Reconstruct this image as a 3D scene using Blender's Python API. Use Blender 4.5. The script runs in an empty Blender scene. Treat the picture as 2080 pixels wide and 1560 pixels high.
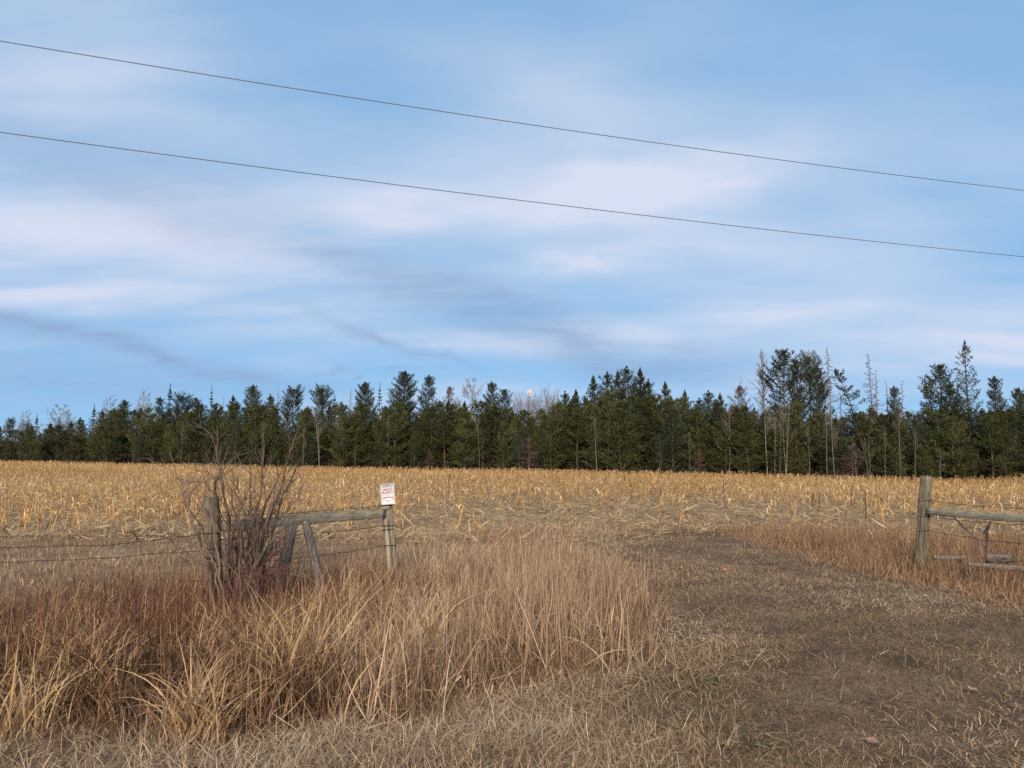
import bpy, math
import numpy as np

SC = bpy.context.scene
COL = SC.collection
PI = math.pi

# ------------------------------------------------------------------ camera
F = 1571.0                      # focal length in photo pixels (2080 wide)
EYE = 1.6
PITCH = math.atan(160 / F)      # horizon lies 160 px under the centre
cam_d = bpy.data.cameras.new('camera')
cam = bpy.data.objects.new('camera', cam_d)
COL.objects.link(cam)
cam.location = (0, 0, EYE)
cam.rotation_euler = (PI / 2 + PITCH, 0, 0)
cam_d.sensor_width = 36
cam_d.lens = 36 * F / 2080
cam_d.clip_start = 0.05
cam_d.clip_end = 9000
SC.camera = cam

# ------------------------------------------------------------------ sky and sun
SUN_EL, SUN_AZ = math.radians(25), math.radians(187)   # behind the camera; azimuth from +Y clockwise
SKY_STRENGTH = 0.1
SC.view_settings.view_transform = 'Standard'
SC.view_settings.look = 'None'
SC.view_settings.gamma = 1
SC.view_settings.use_curve_mapping = False
SC.view_settings.exposure = 0.72

sun_d = bpy.data.lights.new('sun', 'SUN')
sun = bpy.data.objects.new('sun', sun_d)
COL.objects.link(sun)
sun_d.energy = 3.3
sun_d.angle = math.radians(18)
sun_d.color = (1.0, 0.83, 0.63)
sun.rotation_euler = (PI / 2 - SUN_EL, 0, PI - SUN_AZ)


def pix_dir(px, py):
    a, b = (px - 1040) / F, (780 - py) / F
    c, s = math.cos(PITCH), math.sin(PITCH)
    return np.array([a, c - b * s, s + b * c])


def at(px, py, Y):
    d = pix_dir(px, py)
    return np.array([0, 0, EYE]) + d * (Y / d[1])


SC.cycles.use_adaptive_sampling = True
SC.cycles.adaptive_threshold = 0.015
SC.cycles.use_denoising = False
SC.cycles.sample_clamp_indirect = 2.0
SC.cycles.adaptive_min_samples = 12
SC.cycles.max_bounces = 4
SC.cycles.diffuse_bounces = 2
SC.cycles.transparent_max_bounces = 6
world = bpy.data.worlds.new('World')
SC.world = world
world.use_nodes = True
NT = world.node_tree
NT.nodes.clear()
world.cycles.sampling_method = 'MANUAL'
world.cycles.sample_map_resolution = 512


def node(nt, kind, **kw):
    n = nt.nodes.new(kind)
    for k, v in kw.items():
        if k.startswith('i_'):
            n.inputs[int(k[2:])].default_value = v
        else:
            setattr(n, k, v)
    return n


def mth(nt, op, a, b=None, clamp=False):
    n = nt.nodes.new('ShaderNodeMath')
    n.operation = op
    n.use_clamp = clamp
    for i, v in enumerate((a, b)):
        if v is None:
            continue
        if isinstance(v, (int, float)):
            n.inputs[i].default_value = v
        else:
            nt.links.new(v, n.inputs[i])
    return n.outputs[0]


def build_sky():
    nt, L = NT, NT.links
    out = node(nt, 'ShaderNodeOutputWorld')
    bg = node(nt, 'ShaderNodeBackground')
    bg.inputs[1].default_value = SKY_STRENGTH
    L.new(bg.outputs[0], out.inputs[0])
    sky = node(nt, 'ShaderNodeTexSky', sky_type='NISHITA')
    sky.sun_disc = False
    sky.sun_elevation = SUN_EL
    sky.sun_rotation = SUN_AZ
    sky.altitude = 0
    sky.air_density = 0.7
    sky.dust_density = 0.0
    sky.ozone_density = 5.0
    tc = node(nt, 'ShaderNodeTexCoord')
    sep = node(nt, 'ShaderNodeSeparateXYZ')
    L.new(tc.outputs['Generated'], sep.inputs[0])
    az = mth(nt, 'ARCTAN2', sep.outputs[0], sep.outputs[1])
    el = mth(nt, 'ARCSINE', sep.outputs[2])
    # cloud sheet coordinates: direction projected on a layer overhead
    zz = mth(nt, 'ADD', mth(nt, 'MAXIMUM', sep.outputs[2], 0.0), 0.14)
    cx = mth(nt, 'DIVIDE', sep.outputs[0], zz)
    cy = mth(nt, 'DIVIDE', sep.outputs[1], zz)
    sheet = node(nt, 'ShaderNodeCombineXYZ')
    L.new(cx, sheet.inputs[0]); L.new(cy, sheet.inputs[1])

    def noise(vec, scale, loc, rot, sc, detail=6, rough=0.55, dist=0.0):
        m = node(nt, 'ShaderNodeMapping')
        m.inputs['Location'].default_value = loc
        m.inputs['Rotation'].default_value = (0, 0, rot)
        m.inputs['Scale'].default_value = sc
        L.new(vec, m.inputs[0])
        n = node(nt, 'ShaderNodeTexNoise', noise_dimensions='2D')
        n.inputs['Scale'].default_value = scale
        n.inputs['Detail'].default_value = detail
        n.inputs['Roughness'].default_value = rough
        n.inputs['Distortion'].default_value = dist
        L.new(m.outputs[0], n.inputs['Vector'])
        return n

    def ramp(val, a, b):
        n = node(nt, 'ShaderNodeMapRange', interpolation_type='SMOOTHSTEP')
        n.inputs['From Min'].default_value = a
        n.inputs['From Max'].default_value = b
        L.new(val, n.inputs['Value'])
        return n.outputs[0]

    big = noise(sheet.outputs[0], 0.9, (3.1, 1.7, 0), 0.35, (0.55, 1.0, 1), 3, 0.5)
    wisp = noise(sheet.outputs[0], 2.2, (0.3, 5.2, 0), 0.5, (0.5, 1.4, 1), 4, 0.5)
    fine = noise(sheet.outputs[0], 6.0, (7.0, 2.0, 0), 0.45, (0.5, 1.2, 1), 6, 0.58)
    # angular coordinates, pushed about by noise so that no cloud keeps a clean outline
    ang = node(nt, 'ShaderNodeCombineXYZ')
    L.new(az, ang.inputs[0]); L.new(el, ang.inputs[1])
    dn = noise(ang.outputs[0], 5.0, (1, 2, 0), 0, (1, 2.0, 1), 4, 0.55)
    off = node(nt, 'ShaderNodeVectorMath', operation='SUBTRACT')
    L.new(dn.outputs['Color'], off.inputs[0]); off.inputs[1].default_value = (0.5, 0.5, 0.5)
    sc_ = node(nt, 'ShaderNodeVectorMath', operation='MULTIPLY')
    L.new(off.outputs[0], sc_.inputs[0]); sc_.inputs[1].default_value = (0.22, 0.05, 0)
    ad = node(nt, 'ShaderNodeVectorMath', operation='ADD')
    L.new(ang.outputs[0], ad.inputs[0]); L.new(sc_.outputs[0], ad.inputs[1])

    def blob(px, py, hw, hh, deg, amp):
        d = pix_dir(px, py); d = d / np.linalg.norm(d)
        a0, e0 = math.atan2(d[0], d[1]), math.asin(d[2])
        m = node(nt, 'ShaderNodeMapping', vector_type='TEXTURE')
        m.inputs['Location'].default_value = (a0, e0, 0)
        m.inputs['Rotation'].default_value = (0, 0, math.radians(deg))
        m.inputs['Scale'].default_value = (hw / F, hh / F, 1)
        L.new(ad.outputs[0], m.inputs[0])
        dt = node(nt, 'ShaderNodeVectorMath', operation='DOT_PRODUCT')
        L.new(m.outputs[0], dt.inputs[0]); L.new(m.outputs[0], dt.inputs[1])
        g = mth(nt, 'EXPONENT', mth(nt, 'MULTIPLY', dt.outputs['Value'], -1.0))
        return mth(nt, 'MULTIPLY', g, amp)

    def total(blobs):
        acc = None
        for b in blobs:
            g = blob(*b)
            acc = g if acc is None else mth(nt, 'ADD', acc, g)
        return acc

    white = total([
        (330, 520, 620, 105, -3, 0.62), (950, 430, 420, 80, 4, 0.55), (1330, 380, 270, 48, 7, 0.95),
        (1215, 528, 150, 22, 4, 0.60), (1480, 645, 420, 36, 3, 0.52), (1980, 715, 260, 55, 2, 0.72),
        (150, 170, 380, 240, -10, 0.60), (1050, 150, 330, 70, -16, 0.40), (1560, 470, 420, 60, -4, 0.30),
        (1000, 705, 200, 20, -4, 0.42), (80, 595, 420, 36, -2, 0.42),
        (1240, 800, 300, 26, 0, 0.40), (620, 330, 420, 60, -6, 0.28)])
    grey = total([
        (190, 690, 280, 21, -11, 0.72), (100, 770, 420, 46, 0, 0.34), (745, 690, 170, 17, -17, 0.50),
        (960, 600, 320, 34, -15, 0.45), (1180, 690, 330, 42, -10, 0.42), (630, 752, 30, 6, -4, 0.6), (1330, 745, 200, 26, -8, 0.25),
        (795, 757, 26, 6, 4, 0.5), (300, 390, 420, 60, -12, 0.30), (720, 770, 16, 4, 0, 0.4)])
    # white veil
    wtex = mth(nt, 'ADD', 0.45, mth(nt, 'MULTIPLY', ramp(wisp.outputs[0], 0.30, 0.70), 0.65))
    gen = mth(nt, 'ADD', mth(nt, 'MULTIPLY', ramp(big.outputs[0], 0.42, 0.78), 0.45), 0.04)
    wm = mth(nt, 'ADD', mth(nt, 'MULTIPLY', white, wtex), gen)
    wm = mth(nt, 'ADD', wm, mth(nt, 'MULTIPLY', mth(nt, 'SUBTRACT', fine.outputs[0], 0.5), 0.20))
    wm = mth(nt, 'MINIMUM', mth(nt, 'MAXIMUM', wm, 0.0), 0.95)
    gtex = mth(nt, 'ADD', 0.5, mth(nt, 'MULTIPLY', ramp(fine.outputs[0], 0.30, 0.70), 0.6))
    gm = mth(nt, 'MINIMUM', mth(nt, 'MULTIPLY', grey, gtex), 0.85)

    # clear blue between the clouds
    pre = node(nt, 'ShaderNodeVectorMath', operation='SCALE')
    pre.inputs['Scale'].default_value = SKY_STRENGTH
    L.new(sky.outputs[0], pre.inputs[0])
    gam = node(nt, 'ShaderNodeGamma')
    gam.inputs[1].default_value = SKY_GAMMA
    L.new(pre.outputs[0], gam.inputs[0])
    hs = node(nt, 'ShaderNodeVectorMath', operation='MULTIPLY')
    L.new(gam.outputs[0], hs.inputs[0])
    hs.inputs[1].default_value = [c / SKY_STRENGTH for c in SKY_TINT]

    def mix(fac, a, colr):
        m = node(nt, 'ShaderNodeMix', data_type='RGBA')
        L.new(fac, m.inputs[0]); L.new(a, m.inputs[6])
        m.inputs[7].default_value = (*[c / SKY_STRENGTH for c in colr], 1)
        return m.outputs[2]

    c = mix(wm, hs.outputs[0], CLOUD_LIT)
    c = mix(gm, c, CLOUD_SHADE)
    L.new(c, bg.inputs[0])


SKY_GAMMA, SKY_TINT = 0.14, (0.204, 0.362, 0.527)
CLOUD_LIT = (0.422, 0.455, 0.545)
CLOUD_SHADE = (0.155, 0.222, 0.355)
build_sky()

# ------------------------------------------------------------------ helpers
RS = np.random.default_rng(7)


def smooth(a, b, x):
    t = np.clip((np.asarray(x, float) - a) / (b - a), 0, 1)
    return t * t * (3 - 2 * t)


def vnoise(x, y, scale, seed=0):
    """value noise 0..1"""
    x = np.asarray(x, float) / scale + 1000.0; y = np.asarray(y, float) / scale + 1000.0
    xi, yi = np.floor(x).astype(np.int64), np.floor(y).astype(np.int64)
    fx, fy = x - xi, y - yi
    fx, fy = fx * fx * (3 - 2 * fx), fy * fy * (3 - 2 * fy)

    def h(i, j):
        n = (i * 374761393 + j * 668265263 + seed * 1442695041) & 0x7fffffff
        n = ((n ^ (n >> 13)) * 1274126177) & 0x7fffffff
        return ((n ^ (n >> 16)) & 0xffff) / 65535.0
    a = h(xi, yi) * (1 - fx) + h(xi + 1, yi) * fx
    b = h(xi, yi + 1) * (1 - fx) + h(xi + 1, yi + 1) * fx
    return a * (1 - fy) + b * fy


ZX = np.array([-400, -73, -39, -25, -2, 13, 21, 28.6, 33.5, 42, 60, 400])
ZZ = np.array([1.7, 1.45, 1.05, 0.75, 0.55, 0.38, 0.2, 0.02, -0.12, 0.12, 0.3, 0.8])


def gz(x, y):
    x = np.asarray(x, float); y = np.asarray(y, float)
    z = np.interp(x, ZX, ZZ) * smooth(16, 66, y)
    z = z - 0.26 * np.exp(-((y - 8.3) / 2.3) ** 2) * smooth(0.9, -1.8, x)
    z = z - 0.10 * np.exp(-((y - 9.0) / 3.0) ** 2) * smooth(5.0, 7.0, x)
    near = smooth(60, 15, np.hypot(x, y))
    z = z + near * 0.05 * (vnoise(x, y, 1.3, 3) - 0.5) + near * 0.09 * (vnoise(x, y, 4.0, 5) - 0.5)
    z = z + 5.0 * smooth(108, 210, y)                     # rise added behind the wood, blocks sky light leaking in under the trees
    return z


def P3(px, py, Y):
    return at(px, py, Y)


def new_mesh(name, V, F3=None, F4=None, tint=None, smooth_=False):
    me = bpy.data.meshes.new(name)
    V = np.asarray(V, np.float32)
    me.vertices.add(len(V))
    me.vertices.foreach_set('co', V.ravel())
    idx, starts = [], []
    n = 0
    for Fa, k in ((F3, 3), (F4, 4)):
        if Fa is None or len(Fa) == 0:
            continue
        Fa = np.asarray(Fa, np.int32)
        idx.append(Fa.ravel()); starts.append(n + np.arange(len(Fa), dtype=np.int32) * k)
        n += Fa.size
    idx = np.concatenate(idx); starts = np.concatenate(starts)
    me.loops.add(n)
    me.loops.foreach_set('vertex_index', idx)
    me.polygons.add(len(starts))
    me.polygons.foreach_set('loop_start', starts)
    if smooth_:
        me.polygons.foreach_set('use_smooth', np.ones(len(starts), bool))
    if tint is not None:
        a = me.attributes.new('tint', 'FLOAT', 'POINT')
        a.data.foreach_set('value', np.asarray(tint, np.float32))
    me.update(calc_edges=True)
    return me


class MB:
    """collects vertices, triangles, quads and one tint value for each vertex"""

    def __init__(self):
        self.v, self.f3, self.f4, self.t, self.n = [], [], [], [], 0

    def add(self, V, F3=None, F4=None, tint=0.5):
        V = np.asarray(V, float)
        if F3 is not None and len(F3):
            self.f3.append(np.asarray(F3) + self.n)
        if F4 is not None and len(F4):
            self.f4.append(np.asarray(F4) + self.n)
        self.v.append(V)
        self.t.append(np.broadcast_to(np.asarray(tint, float), (len(V),)))
        self.n += len(V)
        return self

    def tube(self, pts, rad, sides=5, tint=0.5, cap=True):
        pts = np.asarray(pts, float); n = len(pts)
        rad = np.broadcast_to(np.asarray(rad, float), (n,))
        d = np.gradient(pts, axis=0)
        d /= np.linalg.norm(d, axis=1)[:, None] + 1e-9
        ref = np.array([0.13, 0.97, 0.2]) if abs(d[0][1]) < 0.8 else np.array([1.0, 0.1, 0.05])
        u = np.cross(d, ref); u /= np.linalg.norm(u, axis=1)[:, None] + 1e-9
        w = np.cross(d, u)
        a = np.arange(sides) * 2 * PI / sides
        V = pts[:, None] + rad[:, None, None] * (np.cos(a)[None, :, None] * u[:, None] + np.sin(a)[None, :, None] * w[:, None])
        i = np.arange(n - 1)[:, None] * sides; j = np.arange(sides)[None]; j2 = (j + 1) % sides
        F4 = np.stack([i + j, i + j2, i + sides + j2, i + sides + j], -1).reshape(-1, 4)
        V = V.reshape(-1, 3)
        F3 = None
        if cap:
            V = np.vstack([V, pts[0], pts[-1]])
            b = n * sides
            F3 = [(b, (k + 1) % sides, k) for k in range(sides)] + [(b + 1, b - sides + k, b - sides + (k + 1) % sides) for k in range(sides)]
        return self.add(V, F3, F4, tint)

    def mesh(self, name, smooth_=False):
        return new_mesh(name, np.vstack(self.v), np.vstack(self.f3) if self.f3 else None,
                        np.vstack(self.f4) if self.f4 else None, np.concatenate(self.t), smooth_)


def link(name, me, mat=None, parent=None, loc=None):
    o = bpy.data.objects.new(name, me)
    COL.objects.link(o)
    if mat is not None and me is not None and len(me.materials) == 0:
        me.materials.append(mat)
    if parent is not None:
        o.parent = parent
    if loc is not None:
        o.location = loc
    return o


def tag(o, label=None, cat=None, group=None, kind=None):
    if label: o['label'] = label
    if cat: o['category'] = cat
    if group: o['group'] = group
    if kind: o['kind'] = kind
    return o


def empty(name, loc, rz=0.0):
    o = bpy.data.objects.new(name, None)
    COL.objects.link(o)
    o.location = loc
    o.rotation_euler = (0, 0, rz)
    o.empty_display_size = 0.1
    return o


def ribbons(root, az, lean, length, width, curl, kink=None, seg=5, tint=0.5, taper=0.8, twist=1.0, wob=0.25, rng=RS, floor=None):
    """N blades grown step by step: theta is the tilt from vertical, az the way it leans.
    kink: (t, angle) arrays for blades that are snapped over."""
    root = np.asarray(root, float); N = len(root)
    az, lean, length, width, curl = [np.broadcast_to(np.asarray(q, float), (N,)).copy() for q in (az, lean, length, width, curl)]
    lift_ = rng.random(N)
    th = lean.copy(); p = root.copy(); ds = length / seg
    pts = [p.copy()]
    for i in range(seg):
        t = (i + 0.5) / seg
        if kink is not None:
            th = th + np.where((t >= kink[0]) & (t - 1.0 / seg < kink[0]), kink[1], 0)
        d = np.stack([np.sin(th) * np.cos(az), np.sin(th) * np.sin(az), np.cos(th)], -1)
        p = p + d * ds[:, None]
        if floor is not None:                                     # lying blades stay on the ground
            p[:, 2] = np.maximum(p[:, 2], gz(p[:, 0], p[:, 1]) + floor * (0.3 + 0.7 * lift_))
        pts.append(p.copy())
        th = th + curl / seg
        az = az + rng.normal(0, wob, N) / seg
    pts = np.stack(pts, 1)                                        # N, seg+1, 3
    sa = az + PI / 2 * twist + rng.normal(0, 0.8, N)
    side = np.stack([np.cos(sa), np.sin(sa), rng.normal(0, 0.25, N)], -1)
    side /= np.linalg.norm(side, axis=1)[:, None]
    t = np.linspace(0, 1, seg + 1)
    prof = np.clip((1 - t ** 2) ** taper, 0, 1) * (0.7 + 0.6 * np.minimum(t * 3, 1) * (1 - t))
    w = width[:, None] * prof[None]
    A = pts - side[:, None] * w[..., None] / 2
    B = pts + side[:, None] * w[..., None] / 2
    # rows: seg pairs and one tip
    V = np.concatenate([np.stack([A[:, :seg], B[:, :seg]], 2).reshape(N, seg * 2, 3), pts[:, seg:]], 1)
    k = seg * 2 + 1
    base = (np.arange(N) * k)[:, None]
    q = []
    for i in range(seg - 1):
        q.append(np.stack([base[:, 0] + 2 * i, base[:, 0] + 2 * i + 1, base[:, 0] + 2 * i + 3, base[:, 0] + 2 * i + 2], -1))
    F4 = np.concatenate(q) if q else None
    F3 = np.stack([base[:, 0] + 2 * seg - 2, base[:, 0] + 2 * seg - 1, base[:, 0] + 2 * seg], -1)
    T = np.repeat(np.broadcast_to(np.asarray(tint, float), (N,)), k)
    return V.reshape(-1, 3), F3, F4, T, pts


def stems(root, tip, rad, tint):
    """N straight three-sided stems"""
    root = np.asarray(root, float); tip = np.asarray(tip, float); N = len(root)
    rad = np.broadcast_to(np.asarray(rad, float), (N,))
    V = []
    for c, r in ((root, rad), (tip, rad * 0.75)):
        for a in (0.3, 2.39, 4.49):
            V.append(c + np.stack([np.cos(a) * r, np.sin(a) * r, 0 * r], -1))
    V = np.stack(V, 1).reshape(-1, 3)
    b = np.arange(N) * 6
    F4 = np.concatenate([np.stack([b + j, b + (j + 1) % 3, b + 3 + (j + 1) % 3, b + 3 + j], -1) for j in range(3)])
    F3 = np.stack([b + 3, b + 4, b + 5], -1)
    return V, F3, F4, np.repeat(np.broadcast_to(np.asarray(tint, float), (N,)), 6)


def polar(n, d0, d1, k, amax=0.80, rng=RS, amin=None):
    """scatter points on the ground in front of the camera, thinning out with distance"""
    u = rng.random(n); e = 2 - k
    D = (d0 ** e + u * (d1 ** e - d0 ** e)) ** (1 / e)
    a = rng.uniform(-amax if amin is None else amin, amax, n)
    return D * np.sin(a), D * np.cos(a)


# ------------------------------------------------------------------ materials
def ramp_mat(name, stops, rough=0.85, transl=0.0, vary=0.0, spec=0.15, noise=None):
    m = bpy.data.materials.new(name); m.use_nodes = True
    nt = m.node_tree; nt.nodes.clear(); L = nt.links
    out = node(nt, 'ShaderNodeOutputMaterial')
    at_ = node(nt, 'ShaderNodeAttribute', attribute_name='tint')
    rp = node(nt, 'ShaderNodeValToRGB')
    el = rp.color_ramp.elements
    while len(el) < len(stops):
        el.new(0.5)
    for e, (p, c) in zip(el, stops):
        e.position = p; e.color = (*c, 1)
    L.new(at_.outputs['Fac'], rp.inputs[0])
    colr = rp.outputs[0]
    if vary:
        oi = node(nt, 'ShaderNodeObjectInfo')
        mr = node(nt, 'ShaderNodeMapRange'); mr.inputs['To Min'].default_value = 1 - vary; mr.inputs['To Max'].default_value = 1 + vary
        L.new(oi.outputs['Random'], mr.inputs[0])
        h = node(nt, 'ShaderNodeHueSaturation')
        L.new(mr.outputs[0], h.inputs['Value'])
        mr2 = node(nt, 'ShaderNodeMapRange'); mr2.inputs['To Min'].default_value = 0.48; mr2.inputs['To Max'].default_value = 0.515
        fr = mth(nt, 'FRACT', mth(nt, 'MULTIPLY', oi.outputs['Random'], 17.3))
        L.new(fr, mr2.inputs[0]); L.new(mr2.outputs[0], h.inputs['Hue'])
        L.new(colr, h.inputs['Color']); colr = h.outputs[0]
    if noise:
        tcn = node(nt, 'ShaderNodeTexCoord'); mp = node(nt, 'ShaderNodeMapping')
        mp.inputs['Scale'].default_value = noise[1]
        L.new(tcn.outputs['Object'], mp.inputs[0])
        nz = node(nt, 'ShaderNodeTexNoise'); nz.inputs['Scale'].default_value = noise[0]; nz.inputs['Detail'].default_value = 6
        nz.inputs['Roughness'].default_value = 0.65
        L.new(mp.outputs[0], nz.inputs['Vector'])
        mr3 = node(nt, 'ShaderNodeMapRange'); mr3.inputs['From Min'].default_value = 0.3; mr3.inputs['From Max'].default_value = 0.7
        mr3.inputs['To Min'].default_value = 1 - noise[2]; mr3.inputs['To Max'].default_value = 1 + noise[2]
        L.new(nz.outputs[0], mr3.inputs[0])
        h2 = node(nt, 'ShaderNodeHueSaturation'); L.new(mr3.outputs[0], h2.inputs['Value'])
        L.new(colr, h2.inputs['Color']); colr = h2.outputs[0]
    bs = node(nt, 'ShaderNodeBsdfPrincipled')
    bs.inputs['Roughness'].default_value = rough
    bs.inputs['Specular IOR Level'].default_value = spec
    L.new(colr, bs.inputs['Base Color'])
    if noise:
        bp = node(nt, 'ShaderNodeBump'); bp.inputs['Strength'].default_value = 0.6; bp.inputs['Distance'].default_value = 0.01
        L.new(nz.outputs[0], bp.inputs['Height']); L.new(bp.outputs[0], bs.inputs['Normal'])
    res = bs.outputs[0]
    if transl:
        tr = node(nt, 'ShaderNodeBsdfTranslucent'); L.new(colr, tr.inputs[0])
        mx = node(nt, 'ShaderNodeMixShader'); mx.inputs[0].default_value = transl
        L.new(bs.outputs[0], mx.inputs[1]); L.new(tr.outputs[0], mx.inputs[2]); res = mx.outputs[0]
    L.new(res, out.inputs[0])
    return m


def plain(name, c, rough=0.7, metal=0.0, noise=None, spec=0.3):
    m = ramp_mat(name, [(0, c), (1, c)], rough, 0, 0, spec, noise)
    for n in m.node_tree.nodes:
        if n.type == 'BSDF_PRINCIPLED':
            n.inputs['Metallic'].default_value = metal
    return m


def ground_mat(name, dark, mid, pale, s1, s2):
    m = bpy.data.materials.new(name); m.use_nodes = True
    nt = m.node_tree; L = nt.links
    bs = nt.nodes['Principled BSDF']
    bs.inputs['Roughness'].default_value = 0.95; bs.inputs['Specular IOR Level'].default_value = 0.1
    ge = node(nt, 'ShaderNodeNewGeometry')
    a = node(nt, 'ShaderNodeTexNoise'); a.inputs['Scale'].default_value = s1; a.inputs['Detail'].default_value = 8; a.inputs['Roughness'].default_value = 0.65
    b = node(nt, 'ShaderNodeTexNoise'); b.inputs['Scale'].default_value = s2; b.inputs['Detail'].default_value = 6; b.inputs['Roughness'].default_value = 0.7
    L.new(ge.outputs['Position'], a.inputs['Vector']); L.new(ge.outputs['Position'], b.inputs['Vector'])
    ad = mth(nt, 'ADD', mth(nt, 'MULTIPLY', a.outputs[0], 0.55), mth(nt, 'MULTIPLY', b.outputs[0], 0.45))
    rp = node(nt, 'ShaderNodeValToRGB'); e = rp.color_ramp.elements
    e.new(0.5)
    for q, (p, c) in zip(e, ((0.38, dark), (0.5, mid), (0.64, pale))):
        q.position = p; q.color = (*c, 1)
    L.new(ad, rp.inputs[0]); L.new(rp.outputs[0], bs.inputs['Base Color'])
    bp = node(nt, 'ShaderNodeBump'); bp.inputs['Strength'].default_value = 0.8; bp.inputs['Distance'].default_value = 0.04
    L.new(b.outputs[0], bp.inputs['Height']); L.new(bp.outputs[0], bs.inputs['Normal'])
    return m


M = {}
M['ground'] = ground_mat('ground_soil', (0.11, 0.07, 0.042), (0.21, 0.138, 0.082), (0.33, 0.225, 0.138), 1.2, 16)
M['field'] = ground_mat('field_soil', (0.14, 0.092, 0.052), (0.29, 0.188, 0.10), (0.44, 0.30, 0.165), 1.4, 14)
M['track'] = ground_mat('track_soil', (0.07, 0.044, 0.027), (0.15, 0.096, 0.060), (0.26, 0.18, 0.113), 1.3, 22)
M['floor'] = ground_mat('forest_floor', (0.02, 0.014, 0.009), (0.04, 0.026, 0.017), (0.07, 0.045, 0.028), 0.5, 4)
# dry grasses
M['tan'] = ramp_mat('tan_grass', [(0, (0.085, 0.046, 0.027)), (0.45, (0.25, 0.15, 0.088)), (0.8, (0.42, 0.28, 0.17)), (1, (0.60, 0.45, 0.30))], 0.8, 0.25)
M['gold'] = ramp_mat('golden_grass', [(0, (0.28, 0.15, 0.065)), (0.5, (0.46, 0.29, 0.135)), (1, (0.66, 0.47, 0.26))], 0.7, 0.25)
M['rust'] = ramp_mat('rust_grass', [(0, (0.055, 0.027, 0.017)), (0.5, (0.17, 0.09, 0.05)), (1, (0.38, 0.24, 0.138))], 0.85, 0.2)
M['fringe'] = ramp_mat('fringe_grass', [(0, (0.09, 0.046, 0.027)), (0.5, (0.24, 0.135, 0.075)), (1, (0.43, 0.28, 0.165))], 0.85, 0.2)
M['red'] = ramp_mat('red_stems', [(0, (0.08, 0.030, 0.024)), (0.6, (0.13, 0.055, 0.040)), (1, (0.20, 0.105, 0.07))], 0.6, 0.0)
M['mat'] = ramp_mat('matted_straw', [(0, (0.11, 0.068, 0.041)), (0.4, (0.275, 0.188, 0.118)), (0.8, (0.43, 0.315, 0.21)), (1, (0.58, 0.455, 0.32))], 0.85, 0.15)
M['short'] = ramp_mat('short_grass', [(0, (0.055, 0.07, 0.028)), (0.16, (0.10, 0.105, 0.045)), (0.24, (0.18, 0.118, 0.070)), (0.6, (0.295, 0.202, 0.122)), (0.9, (0.41, 0.295, 0.185)), (1, (0.54, 0.43, 0.29))], 0.85, 0.15)
M['corn'] = ramp_mat('dry_corn', [(0, (0.28, 0.15, 0.06)), (0.35, (0.47, 0.275, 0.108)), (0.75, (0.63, 0.405, 0.175)), (1, (0.78, 0.60, 0.37))], 0.7, 0.3)
M['litter'] = ramp_mat('corn_litter', [(0, (0.15, 0.10, 0.06)), (0.4, (0.33, 0.235, 0.13)), (0.8, (0.50, 0.39, 0.23)), (1, (0.68, 0.58, 0.42))], 0.8, 0.15)
M['weed'] = ramp_mat('dark_weed', [(0, (0.07, 0.035, 0.02)), (1, (0.16, 0.08, 0.045))], 0.85)
# trees
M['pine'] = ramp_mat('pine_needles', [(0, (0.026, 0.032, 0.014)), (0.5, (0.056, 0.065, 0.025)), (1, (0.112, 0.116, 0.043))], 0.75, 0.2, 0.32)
M['pine_blue'] = ramp_mat('tall_pine_needles', [(0, (0.022, 0.031, 0.019)), (0.5, (0.042, 0.054, 0.030)), (1, (0.076, 0.088, 0.045))], 0.75, 0.15, 0.18)
M['pine_rust'] = ramp_mat('brown_needles', [(0, (0.07, 0.028, 0.018)), (0.5, (0.13, 0.058, 0.035)), (1, (0.12, 0.10, 0.045))], 0.85, 0.1)
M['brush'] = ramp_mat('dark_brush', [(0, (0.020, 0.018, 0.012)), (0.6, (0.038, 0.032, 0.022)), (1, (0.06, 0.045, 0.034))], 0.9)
M['bark'] = ramp_mat('pine_bark', [(0, (0.06, 0.042, 0.034)), (1, (0.13, 0.095, 0.075))], 0.9, 0, 0.15)
M['dead'] = ramp_mat('dead_wood', [(0, (0.13, 0.105, 0.095)), (1, (0.24, 0.20, 0.18))], 0.9, 0, 0.12)
M['deadred'] = ramp_mat('reddish_dead_wood', [(0, (0.09, 0.05, 0.045)), (1, (0.16, 0.10, 0.09))], 0.9, 0, 0.12)
M['birch'] = ramp_mat('pale_bark', [(0, (0.12, 0.10, 0.085)), (1, (0.24, 0.205, 0.18))], 0.85, 0, 0.18)
M['twig'] = ramp_mat('pinkish_twigs', [(0, (0.19, 0.155, 0.15)), (1, (0.31, 0.262, 0.255))], 0.9, 0, 0.12)
M['shrubbark'] = ramp_mat('shrub_bark', [(0, (0.06, 0.039, 0.031)), (0.6, (0.115, 0.081, 0.063)), (1, (0.19, 0.145, 0.115))], 0.85, 0, 0, 0.2)
M['wood'] = ramp_mat('weathered_wood', [(0, (0.05, 0.042, 0.033)), (0.5, (0.125, 0.108, 0.078)), (1, (0.22, 0.195, 0.14))], 0.9, 0, 0, 0.15, (3.0, (14, 14, 0.9), 0.5))
M['palewood'] = ramp_mat('pale_weathered_wood', [(0, (0.09, 0.075, 0.055)), (0.5, (0.25, 0.215, 0.155)), (1, (0.37, 0.32, 0.235))], 0.9, 0, 0, 0.15, (3.0, (14, 14, 0.9), 0.5))
M['railwood'] = ramp_mat('weathered_rail', [(0, (0.11, 0.092, 0.068)), (0.5, (0.29, 0.248, 0.178)), (1, (0.42, 0.365, 0.265))], 0.9, 0, 0, 0.15, (3.0, (0.9, 14, 14), 0.45))
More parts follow.
